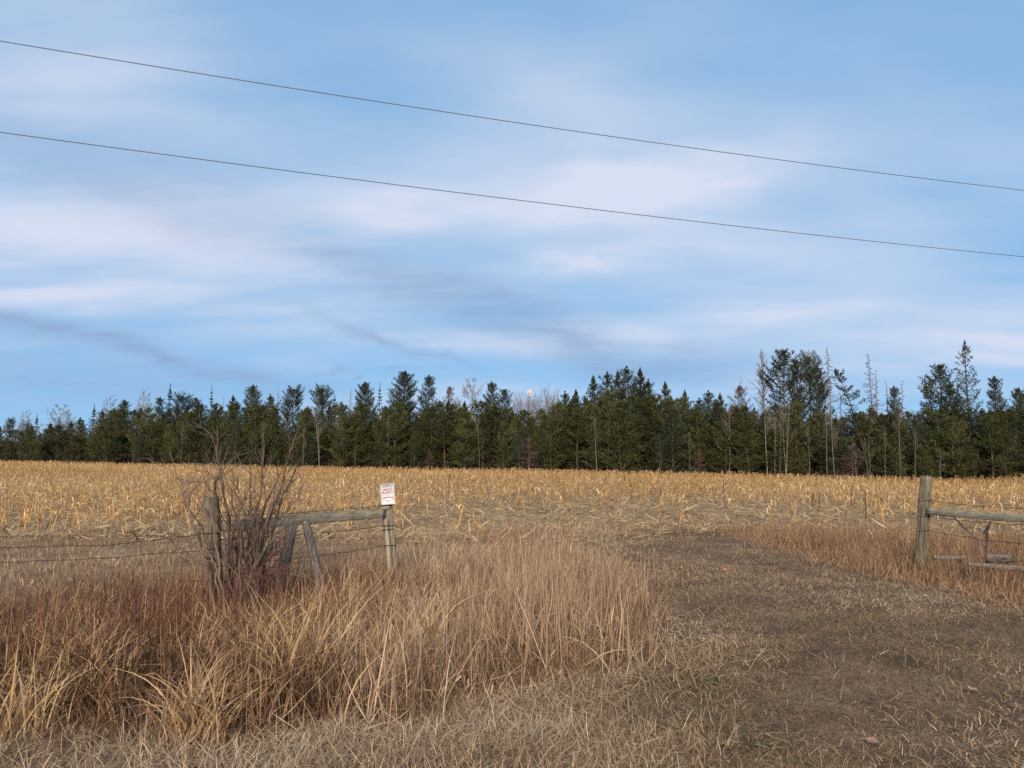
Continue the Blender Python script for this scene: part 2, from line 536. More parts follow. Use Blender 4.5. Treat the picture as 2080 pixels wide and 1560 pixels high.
M['oldwood'] = ramp_mat('grey_rotten_wood', [(0, (0.065, 0.052, 0.044)), (0.5, (0.145, 0.118, 0.10)), (1, (0.22, 0.185, 0.16))], 0.95, 0, 0, 0.1, (3.0, (14, 14, 0.9), 0.5))
M['greywood'] = ramp_mat('grey_post_wood', [(0, (0.10, 0.08, 0.068)), (0.5, (0.20, 0.165, 0.14)), (1, (0.30, 0.25, 0.215))], 0.95, 0, 0, 0.1, (3.0, (14, 14, 0.9), 0.5))
M['wire'] = plain('rusty_wire', (0.075, 0.05, 0.04), 0.7, 0.3)
M['cable'] = plain('power_cable', (0.09, 0.09, 0.10), 0.6)

# ------------------------------------------------------------------ ground sheets
def sheet(name, xs, ys, mat, dz, keep=None):
    X, Y = np.meshgrid(xs, ys)
    V = np.stack([X, Y, gz(X, Y) + dz], -1).reshape(-1, 3)
    nx, ny = len(xs), len(ys)
    i = (np.arange(ny - 1)[:, None] * nx + np.arange(nx - 1)[None]).ravel()
    Q = np.stack([i, i + 1, i + nx + 1, i + nx], -1)
    if keep is not None:
        c = V[Q].mean(1)
        Q = Q[keep(c[:, 0], c[:, 1])]
        used = np.unique(Q); mp = np.zeros(len(V), int); mp[used] = np.arange(len(used)); V = V[used]; Q = mp[Q]
    o = link(name, new_mesh(name, V, None, Q, None, True), mat)
    return tag(o, kind='structure')


def spaced(near, step, far, grow=1.25):
    a = list(np.arange(0, near, step)); s = step
    while a[-1] < far:
        s *= grow; a.append(a[-1] + s)
    return np.array(a)


sx = spaced(16, 0.25, 4200)
xs = np.concatenate([-sx[:0:-1], sx])
ys = np.concatenate([-spaced(2, 0.5, 900)[:0:-1], spaced(26, 0.25, 4500)])
sheet('ground', xs, ys, M['ground'], 0.0)


def field_near(x):
    """near border of the corn field"""
    return np.interp(x, [-40, -9, -5, -1, 3, 5.2, 7, 12, 40], [17.5, 17.0, 16.6, 16.5, 17.5, 19.0, 18.0, 16.5, 16.0])


def tree_edge(x):
    """near border of the wood"""
    return np.interp(x, [-140, -73, -38.7, -25, -2, 13, 21, 28.6, 33.5, 42.4, 80], [135, 110, 95, 90, 85, 78, 73, 68, 65.5, 64, 60])


sheet('corn_field', np.arange(-90, 66, 0.5), np.arange(15.5, 118, 0.5), M['field'], 0.016,
      lambda x, y: (y > field_near(x)) & (y < tree_edge(x) + 1))
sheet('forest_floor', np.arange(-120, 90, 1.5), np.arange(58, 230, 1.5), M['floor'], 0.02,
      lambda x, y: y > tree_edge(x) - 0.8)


def track_l(y):
    return np.interp(y, [0, 3.5, 4.5, 6.4, 9.7, 12, 15, 20], [-0.4, -0.1, 0.35, 1.30, 1.55, 0.9, 0.6, 0.5])


def track_r(y):
    return np.interp(y, [0, 4, 7, 8.4, 10, 12, 15.2, 20], [12, 8.0, 6.2, 5.65, 5.45, 4.95, 4.6, 4.6])


sheet('grass_track', np.arange(-1.5, 13, 0.2), np.arange(-3, 19.4, 0.2), M['track'], 0.012,
      lambda x, y: (x > track_l(y) - 0.15) & (x < track_r(y) + 0.15))

# ------------------------------------------------------------------ trees
def unit(v):
    return v / (np.linalg.norm(v) + 1e-9)


def needles(mb, P, D, k, ln, wd, rng, tint, size):
    P = np.repeat(np.asarray(P), k, 0); D = np.repeat(np.asarray(D), k, 0)
    n = len(P)
    d = D * 0.75 + rng.normal(0, 0.55, (n, 3)); d /= np.linalg.norm(d, axis=1)[:, None]
    s = np.cross(d, rng.normal(0, 1, (n, 3))); s /= np.linalg.norm(s, axis=1)[:, None] + 1e-9
    L_ = (ln * np.repeat(size, k) * rng.uniform(0.65, 1.25, n))[:, None]
    V = np.stack([P - s * wd / 2, P + s * wd / 2, P + d * L_], 1).reshape(-1, 3)
    F3 = np.arange(n * 3).reshape(-1, 3)
    mb.add(V, F3, None, np.repeat(np.repeat(tint, k), 3))


def conifer(seed, H, base, R, power=0.8, whorls=26, nb=5, up_top=55, up_low=5, droop=0.0, tuft=(7, 0.24, 0.05),
            tips=0.25, gaps=0.0, bend=None, rtrunk=0.11, jitter=0.25, top_round=0.0, twigs=5, dead_below=0.0):
    rng = np.random.default_rng(seed)
    tr, cr = MB(), MB()

    def axis(t):
        o = np.array([0.0, 0.0, t * H])
        o[0] += 0.10 * math.sin(t * 5 + seed); o[1] += 0.08 * math.cos(t * 4 + seed * 2)
        if bend is not None:
            o[0] += bend[0] * t ** bend[1]
            o[2] -= 0.10 * abs(bend[0]) * t ** bend[1]
        return o
    ts = np.linspace(0, 1, 14)
    tr.tube([axis(t) for t in ts], rtrunk * (1 - ts) ** 0.8 + 0.012, 6, 0.4)
    PP, DD, TT, SS = [], [], [], []
    for i in range(whorls):
        t = base + (1 - base) * (1 - (1 - min(0.999, max(0.0, (i + rng.uniform(-0.3, 0.3)) / whorls))) ** 1.35)
        t = min(max(t, base * 0.8), 0.995)
        u = max(0.0, (t - base) / (1 - base))
        prof = max(1 - u, 0.02) ** power
        if top_round:
            prof = (1 - top_round) * prof + top_round * math.sqrt(max(0.02, 1 - (2 * u - 1) ** 2))
        prof *= min(1.0, (1 - u) * 7.0 + 0.18)                # crowns run out into a leader
        low = min(1, 0.55 + u * 3)
        if rng.random() < gaps and u < 0.75:
            continue
        a0 = rng.uniform(0, 2 * PI)
        for b in range(nb):
            a = a0 + b * 2 * PI / nb + rng.normal(0, 0.35)
            L_ = R * prof * low * rng.uniform(0.55, 1.0 + jitter)
            if gaps and rng.random() < gaps * 0.6:
                L_ *= 0.35
            el = math.radians(up_low + (up_top - up_low) * u ** 1.3 + rng.normal(0, 8))
            o = axis(t)
            d = np.array([math.cos(a) * math.cos(el), math.sin(a) * math.cos(el), math.sin(el)])
            n = max(3, int(L_ / 0.33))
            pts = [o]
            dd = d.copy()
            for k in range(n):
                dd = unit(dd + np.array([0, 0, (0.10 if droop == 0 else -droop * (1 - u) + 0.22 * (k / n))]) + rng.normal(0, 0.07, 3))
                pts.append(pts[-1] + dd * L_ / n)
            pts = np.array(pts)
            tr.tube(pts[::max(1, n // 3)], np.linspace(0.028 * (0.4 + prof), 0.006, len(pts[::max(1, n // 3)])), 3, 0.3, False)
            if t < dead_below and rng.random() < 0.75:
                continue
            shade = rng.uniform(0.1, 0.85); fine = 0.35 + 0.65 * min(1, L_ / 1.1)
            for k in range(1, len(pts)):
                f = k / (len(pts) - 1)
                if f < tips:
                    continue
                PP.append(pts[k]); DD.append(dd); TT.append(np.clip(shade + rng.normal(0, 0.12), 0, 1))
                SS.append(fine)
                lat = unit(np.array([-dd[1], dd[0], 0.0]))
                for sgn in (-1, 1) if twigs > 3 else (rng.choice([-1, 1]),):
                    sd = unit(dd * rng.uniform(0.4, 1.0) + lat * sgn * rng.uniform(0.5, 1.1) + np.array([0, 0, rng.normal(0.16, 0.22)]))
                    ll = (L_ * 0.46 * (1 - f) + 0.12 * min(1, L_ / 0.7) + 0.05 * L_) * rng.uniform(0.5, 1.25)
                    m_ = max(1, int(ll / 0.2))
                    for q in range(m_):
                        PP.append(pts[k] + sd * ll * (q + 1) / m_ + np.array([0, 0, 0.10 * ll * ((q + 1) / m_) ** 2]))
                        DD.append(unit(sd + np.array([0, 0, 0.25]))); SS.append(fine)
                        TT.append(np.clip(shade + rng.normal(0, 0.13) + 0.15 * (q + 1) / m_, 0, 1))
    top = axis(1.0)
    for q in range(8):
        PP.append(top - np.array([0, 0, 0.09 * q])); DD.append(np.array([0, 0, 3.0])); TT.append(0.6); SS.append(0.45)
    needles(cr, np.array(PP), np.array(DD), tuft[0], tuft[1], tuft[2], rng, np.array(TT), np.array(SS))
    return tr.mesh('trunk'), cr.mesh('crown'), H


def dead_conifer(seed, H, R, n=70, up=0.1, droop=0.25, base=0.25, rt=0.10, lean=0.0, twig=3):
    rng = np.random.default_rng(seed)
    tr, br = MB(), MB()
    ax = lambda t: np.array([lean * t * t * H + 0.08 * math.sin(t * 6 + seed), 0.05 * math.cos(5 * t), t * H])
    ts = np.linspace(0, 1, 12)
    tr.tube([ax(t) for t in ts], rt * (1 - ts) ** 0.8 + 0.012, 6, 0.5)
    for i in range(n):
        t = base + (1 - base) * (i + rng.random()) / n
        L_ = R * (1 - t * 0.93) ** 0.8 * rng.uniform(0.25, 1.1)
        a = rng.uniform(0, 2 * PI)
        d = unit(np.array([math.cos(a), math.sin(a), up * (0.5 + t) + rng.normal(0, 0.12)]))
        p = ax(t); pts = [p]
        for k in range(4):
            d = unit(d + np.array([0, 0, -droop * (0.6 if k < 2 else -0.6)]) + rng.normal(0, 0.08, 3))
            p = p + d * L_ / 4; pts.append(p)
        br.tube(pts, np.linspace(0.034, 0.014, 5), 3, rng.uniform(0, 1), False)
        for q in range(twig):
            k = rng.integers(1, 4)
            e = unit(d + rng.normal(0, 0.7, 3))
            br.tube([pts[k], pts[k] + e * L_ * 0.22, pts[k] + unit(e + [0, 0, 0.2]) * L_ * 0.38], [0.018, 0.015, 0.010], 3, rng.uniform(0, 1), False)
    return tr.mesh('trunk'), br.mesh('branches'), H


def grow(mb, p, d, L_, r, depth, rng, up=0.15, spread=0.55, kids=(3, 5), wob=0.09, shrink=0.62, sides=4, tint=None, rmin=0.004, seg=5):
    pts = [np.array(p, float)]
    for k in range(seg):
        d = unit(d + rng.normal(0, wob, 3) + np.array([0, 0, up * 0.25]))
        pts.append(pts[-1] + d * L_ / seg)
    pts = np.array(pts)
    mb.tube(pts, np.linspace(r, max(rmin, r * 0.45), seg + 1), sides, rng.uniform(0, 1) if tint is None else tint, False)
    if depth <= 0:
        return
    for q in range(rng.integers(kids[0], kids[1] + 1)):
        f = rng.uniform(0.3, 1.0); i = min(seg - 1, int(f * seg)); b = pts[i] + (pts[i + 1] - pts[i]) * (f * seg - i)
        e = unit(d + rng.normal(0, spread, 3) + np.array([0, 0, up]))
        grow(mb, b, e, L_ * shrink * rng.uniform(0.6, 1.15), max(rmin, r * 0.52), depth - 1, rng, up, spread, kids, wob, shrink, max(3, sides - 1), tint, rmin, max(3, seg - 1))


def bare_tree(seed, H, crown_base=0.35, spread=0.4, rt=0.06, n=22, depth=2, blen=0.30, up=0.45, rmin=0.011, forks=1):
    rng = np.random.default_rng(seed)
    tr, br = MB(), MB()
    for fk in range(forks):
        lean = rng.normal(0, 0.05, 2) if fk == 0 else rng.normal(0, 0.11, 2)
        ph = rng.uniform(0, 6)
        h = H * (1 if fk == 0 else rng.uniform(0.75, 0.97))
        ax = lambda t: np.array([lean[0] * t * h + 0.10 * math.sin(t * 4 + ph), lean[1] * t * h + 0.08 * math.cos(t * 3 + ph), t * h])
        ts = np.linspace(0, 1, 12)
        tr.tube([ax(t) for t in ts], rt * (1 - ts) ** 0.7 + 0.012, 6, rng.uniform(0.4, 1))
        for i in range(n):
            t = crown_base + (0.98 - crown_base) * (i + rng.random()) / n
            a = rng.uniform(0, 2 * PI)
            d = unit(np.array([math.cos(a) * spread, math.sin(a) * spread, up + rng.normal(0, 0.1)]))
            grow(br, ax(t), d, H * blen * (1.05 - t * 0.75) * rng.uniform(0.6, 1.1), 0.55 * rt * (1.1 - t), depth, rng, 0.18, 0.4, (3, 5), 0.10, 0.6, 3, None, rmin, 4)
    return tr.mesh('trunk'), br.mesh('branches'), H


KIND = {}
# young pines of the front row
YP = [conifer(11, 8, 0.04, 2.7, 0.85, 19, 6, 50, 6, tips=0.12, jitter=0.45, tuft=(6, 0.26, 0.05)),
      conifer(12, 8, 0.06, 2.5, 0.75, 18, 6, 52, 10, tips=0.15, jitter=0.5, gaps=0.06, tuft=(6, 0.26, 0.05)),
      conifer(13, 8, 0.03, 3.0, 0.95, 20, 6, 48, 4, tips=0.12, jitter=0.4, tuft=(6, 0.27, 0.05)),
      conifer(14, 8, 0.08, 2.6, 0.70, 17, 6, 48, 12, tips=0.2, jitter=0.6, gaps=0.12, tuft=(6, 0.27, 0.05)),
      conifer(15, 8, 0.06, 1.9, 0.80, 20, 6, 54, 8, tips=0.12, jitter=0.45, gaps=0.06, tuft=(6, 0.25, 0.05)),
      conifer(16, 8, 0.10, 2.8, 0.80, 17, 6, 48, 2, tips=0.2, jitter=0.6, gaps=0.1, dead_below=0.2, tuft=(6, 0.27, 0.05))]
# older pines with clumped crowns
OP = [conifer(21, 12, 0.12, 2.9, 0.72, 26, 6, 46, 8, tips=0.2, gaps=0.12, jitter=0.5, top_round=0.22, tuft=(7, 0.28, 0.055), rtrunk=0.15),
      conifer(22, 12, 0.14, 2.5, 0.78, 25, 6, 48, 8, tips=0.2, gaps=0.18, jitter=0.6, top_round=0.15, tuft=(7, 0.28, 0.055), rtrunk=0.14),
      conifer(23, 12, 0.20, 2.9, 0.55, 20, 6, 38, 2, tips=0.28, gaps=0.24, jitter=0.6, top_round=0.40, tuft=(8, 0.28, 0.055), rtrunk=0.14),
      conifer(24, 12, 0.36, 2.1, 0.62, 20, 5, 45, 4, tips=0.30, gaps=0.26, jitter=0.7, top_round=0.25, tuft=(8, 0.28, 0.055), rtrunk=0.13)]
SP = [conifer(31, 12, 0.10, 2.1, 1.05, 32, 6, 40, -4, droop=0.10, tips=0.15, tuft=(6, 0.22, 0.05), jitter=0.35, gaps=0.06, twigs=5),
      conifer(32, 12, 0.12, 1.5, 1.05, 28, 5, 35, -12, droop=0.12, tips=0.2, tuft=(6, 0.18, 0.045), jitter=0.35, gaps=0.12, twigs=4)]
TALL = conifer(41, 13, 0.34, 2.3, 0.80, 24, 5, 48, 14, tips=0.38, gaps=0.14, jitter=0.3, tuft=(6, 0.22, 0.05), rtrunk=0.14, twigs=4)
BENT = conifer(42, 12, 0.42, 1.15, 0.55, 18, 4, 30, 0, tips=0.3, gaps=0.15, jitter=0.5, bend=(-2.6, 2.2), tuft=(8, 0.26, 0.055), top_round=0.5, rtrunk=0.12)
RUST = conifer(43, 10, 0.30, 1.9, 0.6, 20, 5, 50, 5, tips=0.3, gaps=0.1, jitter=0.4, top_round=0.4, tuft=(7, 0.22, 0.05))
DC = [dead_conifer(51, 12, 2.6, 95, 0.15, 0.22), dead_conifer(52, 12, 2.3, 95, 0.05, 0.30, lean=0.02), dead_conifer(53, 10, 1.7, 60, 0.2, 0.2, lean=-0.03, twig=3)]
DUP = dead_conifer(54, 10, 3.4, 95, 0.75, -0.08, base=0.35)
DRED = dead_conifer(55, 4.5, 2.4, 60, 0.25, 0.15, base=0.12, rt=0.05, twig=5)
BT = [bare_tree(61, 9, 0.45, 0.42, 0.042, 11, rmin=0.008), bare_tree(62, 9, 0.55, 0.34, 0.034, 8, rmin=0.008), bare_tree(63, 8, 0.40, 0.5, 0.036, 9, forks=2, rmin=0.008), bare_tree(64, 7, 0.25, 0.55, 0.035, 13, rmin=0.009)]
BUSHY = [bare_tree(71, 9, 0.25, 0.75, 0.08, 28, 3, 0.36, 0.5, 0.0095, 2), bare_tree(72, 10, 0.28, 0.55, 0.07, 25, 3, 0.34, 0.6, 0.0095, 2)]
WHIP = bare_tree(73, 10, 0.35, 0.14, 0.035, 14, 1, 0.34, 0.9, 0.009, 13)


def tree(name, proto, x, y, h, label, cat, mats, group=None, rz=None, wide=1.0, part2='crown'):
    tm, cm, H = proto
    z = float(gz(x, y))
    o = empty(name, (x, y, z - 0.05), RS.uniform(0, 2 * PI) if rz is None else rz)
    s = h / H
    o.scale = (s * wide, s * wide, s)
    link('trunk', tm, M[mats[0]], o)
    link(part2, cm, M[mats[1]], o)
    return tag(o, label, cat, group)


SKY = []


def skyline(name, proto, px, top, off, label, cat, mats, group=None, wide=1.0, rz=None, part2='crown'):
    """a tree whose tip stands over px, 'off' metres inside the edge of the wood"""
    u = (px - 1040) / F
    y = 80.0
    for _ in range(12):
        y = float(tree_edge(u * y)) + off
    p = at(px, top, y)
    h = p[2] - float(gz(p[0], y)) + 0.05
    if group == 'taller trees rising over the front row of pines' and px < 2080:
        SKY.append((px, label))
    return tree(name, proto, p[0], y, h, label, cat, mats, group, rz, wide, part2)


PB, PY, DD_, BB = ('bark', 'pine_blue'), ('bark', 'pine'), ('dead', 'dead'), ('birch', 'birch')
G_SKY = 'taller trees rising over the front row of pines'
S = skyline
# --- left end
S('pine_tree', OP[2], 22, 852, 14, 'small round-topped pine at the far left end of the wood', 'pine tree', PB, G_SKY, 0.8)
S('bare_tree', BUSHY[1], 52, 842, 16, 'faint bare tree between the two leftmost skyline pines', 'bare tree', ('twig', 'twig'), G_SKY, 1, part2='crown')
S('pine_tree', SP[0], 76, 842, 6, 'dark pointed pine left of the wide pinkish bare tree', 'pine tree', PY, G_SKY, 1.1)
S('bare_tree', BUSHY[0], 126, 828, 12, 'wide rounded bare tree with pinkish twigs near the left end', 'bare tree', ('twig', 'twig'), G_SKY, 1.05, part2='crown')
S('pine_tree', SP[0], 191, 822, 5, 'dark pointed pine just right of the pinkish bare tree', 'pine tree', PY, G_SKY, 1.1)
S('bare_tree', BUSHY[1], 222, 816, 15, 'grey bare tree behind the left pines, right of a pointed pine', 'bare tree', ('twig', 'twig'), G_SKY, 1, part2='crown')
S('pine_tree', OP[0], 252, 812, 8, 'broad dark pine between two pale bare trees on the left', 'pine tree', PB, G_SKY, 0.8)
S('bare_tree', BUSHY[1], 292, 804, 12, 'pale bare tree left of the spire-topped spruce', 'bare tree', ('twig', 'twig'), G_SKY, 0.9, part2='crown')
S('pine_tree', OP[1], 326, 806, 7, 'dark full pine touching the left spire-topped spruce', 'pine tree', PB, G_SKY, 0.9)
S('spruce_tree', SP[0], 345, 779, 9, 'spire-topped spruce standing highest at the left end', 'spruce tree', PB, G_SKY, 0.8)
S('pine_tree', OP[2], 372, 805, 7, 'flat-topped dark pine right of the left spruce spire', 'pine tree', PB, G_SKY, 1.0)
S('pine_tree', OP[0], 399, 808, 6, 'rounded dark pine left of the thin half-bare spruce', 'pine tree', PB, G_SKY, 0.8)
S('spruce_tree', SP[1], 431, 783, 9, 'thin half-bare spruce with ragged tip on the left skyline', 'spruce tree', PB, G_SKY, 0.8)
S('dead_spruce', DC[2], 452, 806, 8, 'small grey dead spire just right of the thin spruce', 'dead tree', DD_, G_SKY, 0.8, part2='crown')
S('pine_tree', YP[4], 475, 802, 5, 'slim green pine left of the bulky tapering pine', 'pine tree', PY, G_SKY)
S('pine_tree', OP[0], 515, 782, 5, 'bulky tapering pine on the left skyline behind the shrub', 'pine tree', PY, G_SKY, 0.85)
S('pine_tree', YP[0], 549, 800, 5, 'green pine left of the small thin dead spire', 'pine tree', PY, G_SKY)
S('dead_spruce', DC[2], 566, 790, 8, 'small thin dead spire left of the flat-topped pines', 'dead tree', DD_, G_SKY, 0.8, part2='crown')
S('pine_tree', OP[2], 597, 791, 8, 'first of two flat-topped pines, left of the other', 'pine tree', PB, G_SKY, 0.9)
S('pine_tree', OP[2], 655, 790, 8, 'second of two flat-topped pines, right of the other', 'pine tree', PB, G_SKY, 1.0)
S('spruce_tree', SP[1], 680, 798, 8, 'small spiky spruce right of the flat-topped pines', 'spruce tree', PB, G_SKY, 0.7)
S('dead_spruce', DC[1], 711, 787, 8, 'thin dead spruce with bare twigs left of a broad pine', 'dead tree', DD_, G_SKY, 0.7, part2='crown')
S('pine_tree', OP[0], 742, 776, 8, 'broad full pine left of the tallest rounded pine', 'pine tree', PB, G_SKY, 0.85)
S('spruce_tree', SP[1], 773, 777, 9, 'narrow spruce squeezed between two broad pines', 'spruce tree', PB, G_SKY, 0.9)
S('pine_tree', OP[0], 822, 754, 8, 'largest rounded white pine left of the middle, over the sign', 'pine tree', PB, G_SKY, 1.0, 1.0)
S('pine_tree', OP[1], 870, 762, 8, 'tall tapering pine right beside the largest rounded pine', 'pine tree', PB, G_SKY, 0.95)
S('dead_pine', RUST, 912, 786, 9, 'thin brownish dying pine left of the bushy bare tree', 'dead tree', ('dead', 'deadred'), G_SKY, 0.6)
S('bare_tree', BUSHY[0], 964, 780, 12, 'bushy pale bare tree left of the moon', 'bare tree', ('twig', 'twig'), G_SKY, 0.9, part2='crown')
S('pine_tree', OP[1], 998, 775, 7, 'dark pine standing against the bushy pale bare tree', 'pine tree', PB, G_SKY, 0.9)
S('pine_tree', OP[3], 1024, 792, 6, 'stepped pine at the left side of the moon gap', 'pine tree', PB, G_SKY, 0.9)
S('bare_thicket', WHIP, 1062, 800, 9, 'thin bare whips right under the moon', 'bare tree', ('twig', 'twig'), G_SKY, 1.1, part2='crown')
S('bare_thicket', WHIP, 1088, 798, 12, 'thin bare whips in the gap right of the moon', 'bare tree', ('twig', 'twig'), G_SKY, 1.1, part2='crown')
S('bare_thicket', WHIP, 1114, 792, 10, 'tallest thin bare whips beside the dense pine block', 'bare tree', ('twig', 'twig'), G_SKY, 1.1, part2='crown')
# --- dense block right of the moon
for px, top, k, lab in ((1148, 794, 0, 'left shoulder pine of the dense block right of the moon'),
                        (1168, 790, 4, 'pointed pine next to the left shoulder of the dense block'),
                        (1207, 762, 4, 'slender pine starting the rise of the dense block'),
                        (1232, 756, 1, 'slender pine left of the twin highest tips of the dense block'),
                        (1255, 752, 4, 'pine just left of the highest tip in the dense block'),
                        (1275, 744, 1, 'highest pine tip of the dense block right of the moon'),
                        (1300, 747, 4, 'pine tip just right of the highest in the dense block'),
                        (1318, 770, 0, 'right shoulder pine of the dense block right of the moon'),
                        (1350, 774, 4, 'lone slender pine right of the dense block'),
                        (1390, 792, 4, 'pointed green pine a little right of the lone slender pine'),
                        (1437, 793, 1, 'bushy pine halfway between dense block and brown pine'),
                        (1462, 798, 4, 'thin pine left of the brown dying pine')):
    S('pine_tree', YP[k], px, top, 6, lab, 'pine tree', PY if px > 1380 else PB, G_SKY, 0.95)
# --- right
S('dead_pine', RUST, 1502, 784, 6, 'rusty brown dying pine left of the bare fan-shaped tree', 'dead tree', ('deadred', 'pine_rust'), G_SKY, 0.85)
S('dead_spruce', DC[2], 1505, 762, 8, 'thin dead tip sticking up behind the rusty brown pine', 'dead tree', DD_, G_SKY, 0.6, part2='crown')
S('dead_pine', DUP, 1546, 717, 6, 'bare dead tree with branches fanning upward on the right', 'dead tree', DD_, G_SKY, 0.85, part2='crown')
S('pine_tree', OP[3], 1590, 712, 6, 'tall clumpy pine right of the bare fan-shaped tree', 'pine tree', PB, G_SKY, 1.0)
S('pine_tree', OP[3], 1617, 732, 9, 'thin sparse pine between two tall clumpy pines', 'pine tree', PB, G_SKY, 0.5)
S('pine_tree', OP[2], 1642, 726, 7, 'tall ragged pine left of the tallest dead spruce', 'pine tree', PB, G_SKY, 0.75)
S('pine_tree', OP[1], 1660, 742, 6, 'dark pine crowding the tallest dead spruce', 'pine tree', PB, G_SKY, 0.75)
S('dead_spruce', DC[1], 1683, 705, 5, 'tallest dead spruce with bare drooping branches', 'dead tree', DD_, G_SKY, 0.9, part2='crown')
S('pine_tree', BENT, 1742, 744, 5, 'leaning pine bent over to the left between dead spruces', 'pine tree', PB, G_SKY, 0.9, rz=0.0)
S('dead_spruce', DC[0], 1706, 790, 4, 'short reddish dead spruce under the leaning pine', 'dead tree', ('deadred', 'deadred'), G_SKY, 0.7, part2='crown')
S('dead_spruce', DC[0], 1764, 718, 5, 'dead spruce right of the leaning pine with broken tip', 'dead tree', DD_, G_SKY, 0.7, part2='crown')
S('dead_spruce', DC[2], 1775, 752, 6, 'second dead trunk close behind the broken-tipped spruce', 'dead tree', DD_, G_SKY, 0.9, part2='crown')
S('dead_spruce', DC[2], 1800, 772, 5, 'short broken dead trunk left of a bushy pine', 'dead tree', DD_, G_SKY, 0.8, part2='crown')
S('pine_tree', OP[1], 1815, 784, 4, 'bushy pine between two short dead trunks on the right', 'pine tree', PY, G_SKY, 0.75)
S('dead_spruce', DC[2], 1828, 774, 6, 'short leaning dead top right of the bushy pine', 'dead tree', DD_, G_SKY, 0.9, part2='crown')
S('spruce_tree', SP[0], 1880, 767, 5, 'pointed spruce over the right fence post', 'spruce tree', PB, G_SKY, 0.95)
S('pine_tree', OP[3], 1908, 742, 6, 'dark uneven pine left of the tallest open pine', 'pine tree', PB, G_SKY, 1.0)
S('pine_tree', YP[1], 1930, 775, 4, 'full green pine right under the tallest open pine', 'pine tree', PY, G_SKY, 1.0)
S('pine_tree', TALL, 1960, 691, 6, 'tallest open pine with sky showing between its branches', 'pine tree', PB, G_SKY, 0.9)
S('pine_tree', OP[1], 2020, 764, 6, 'round open-crowned pine right of the tallest pine', 'pine tree', PB, G_SKY, 0.9)
S('pine_tree', OP[0], 2068, 788, 5, 'dark pine cut by the right edge of the picture', 'pine tree', PB, G_SKY, 0.8)
S('pine_tree', OP[1], 2130, 780, 5, 'pine just beyond the right edge of the picture', 'pine tree', PB, G_SKY, 0.9)

# --- front row and the ranks behind it
def front_top(px):
    return np.interp(px, [-300, 0, 60, 130, 200, 300, 420, 600, 800, 1000, 1040, 1110, 1150, 1250, 1350, 1450, 1540, 1620, 1700, 1780, 1850, 1950, 2080, 2400],
                     [880, 872, 862, 862, 838, 830, 820, 822, 818, 818, 832, 834, 806, 796, 806, 812, 826, 820, 850, 822, 838, 826, 828, 815])


rng = np.random.default_rng(99)
for rank, (step, off, lo, label, grp) in enumerate((
        (40, 0.0, 12, 'young green pine in the front row facing the corn field', 'front row of young pines'),
        (34, 2.5, -8, 'young pine of the second rank, seen between the front pines', 'second rank of young pines'),
        (32, 5.5, -6, 'dark pine deep in the wood behind the front ranks', 'pines deep in the wood'),
        (38, 10.0, 0, 'shaded pine at the back of the wood', 'pines at the back of the wood'))):
    px = -240.0 if rank < 2 else -60.0
    while px < (2200 if rank < 2 else 2140):
        q = px + rng.uniform(-13, 13)
        u = (q - 1040) / F
        y = 80.0
        for _ in range(10):
            y = float(tree_edge(u * y)) + off + 0.0
        y += rng.uniform(-1.0, 1.0)
        x = u * y
        top = front_top(q) + lo + abs(rng.normal(0, 13)) * (1.5 if rank == 0 else 1.0)
        if rank == 0 and rng.random() < 0.35:
            top += rng.uniform(5, 40)
        h = at(q, top, y)[2] - float(gz(x, y))
        skip = 1660 < q < 1760 and rank in (0,)
        lab = label
        if rank == 0 and 0 < q < 2080 and SKY and not skip:
            near_ = min(SKY, key=lambda e: abs(e[0] - q))
            if abs(near_[0] - q) < 45 and len(near_[1].split()) < 13:
                lab = 'young pine below the ' + near_[1]; SKY.remove(near_)
        if not skip:
            tree('pine_tree', YP[rng.integers(0, 6)], x, y, h, lab, 'pine tree', PY, grp, None, rng.uniform(0.9, 1.25))
        px += step * rng.uniform(0.8, 1.2)

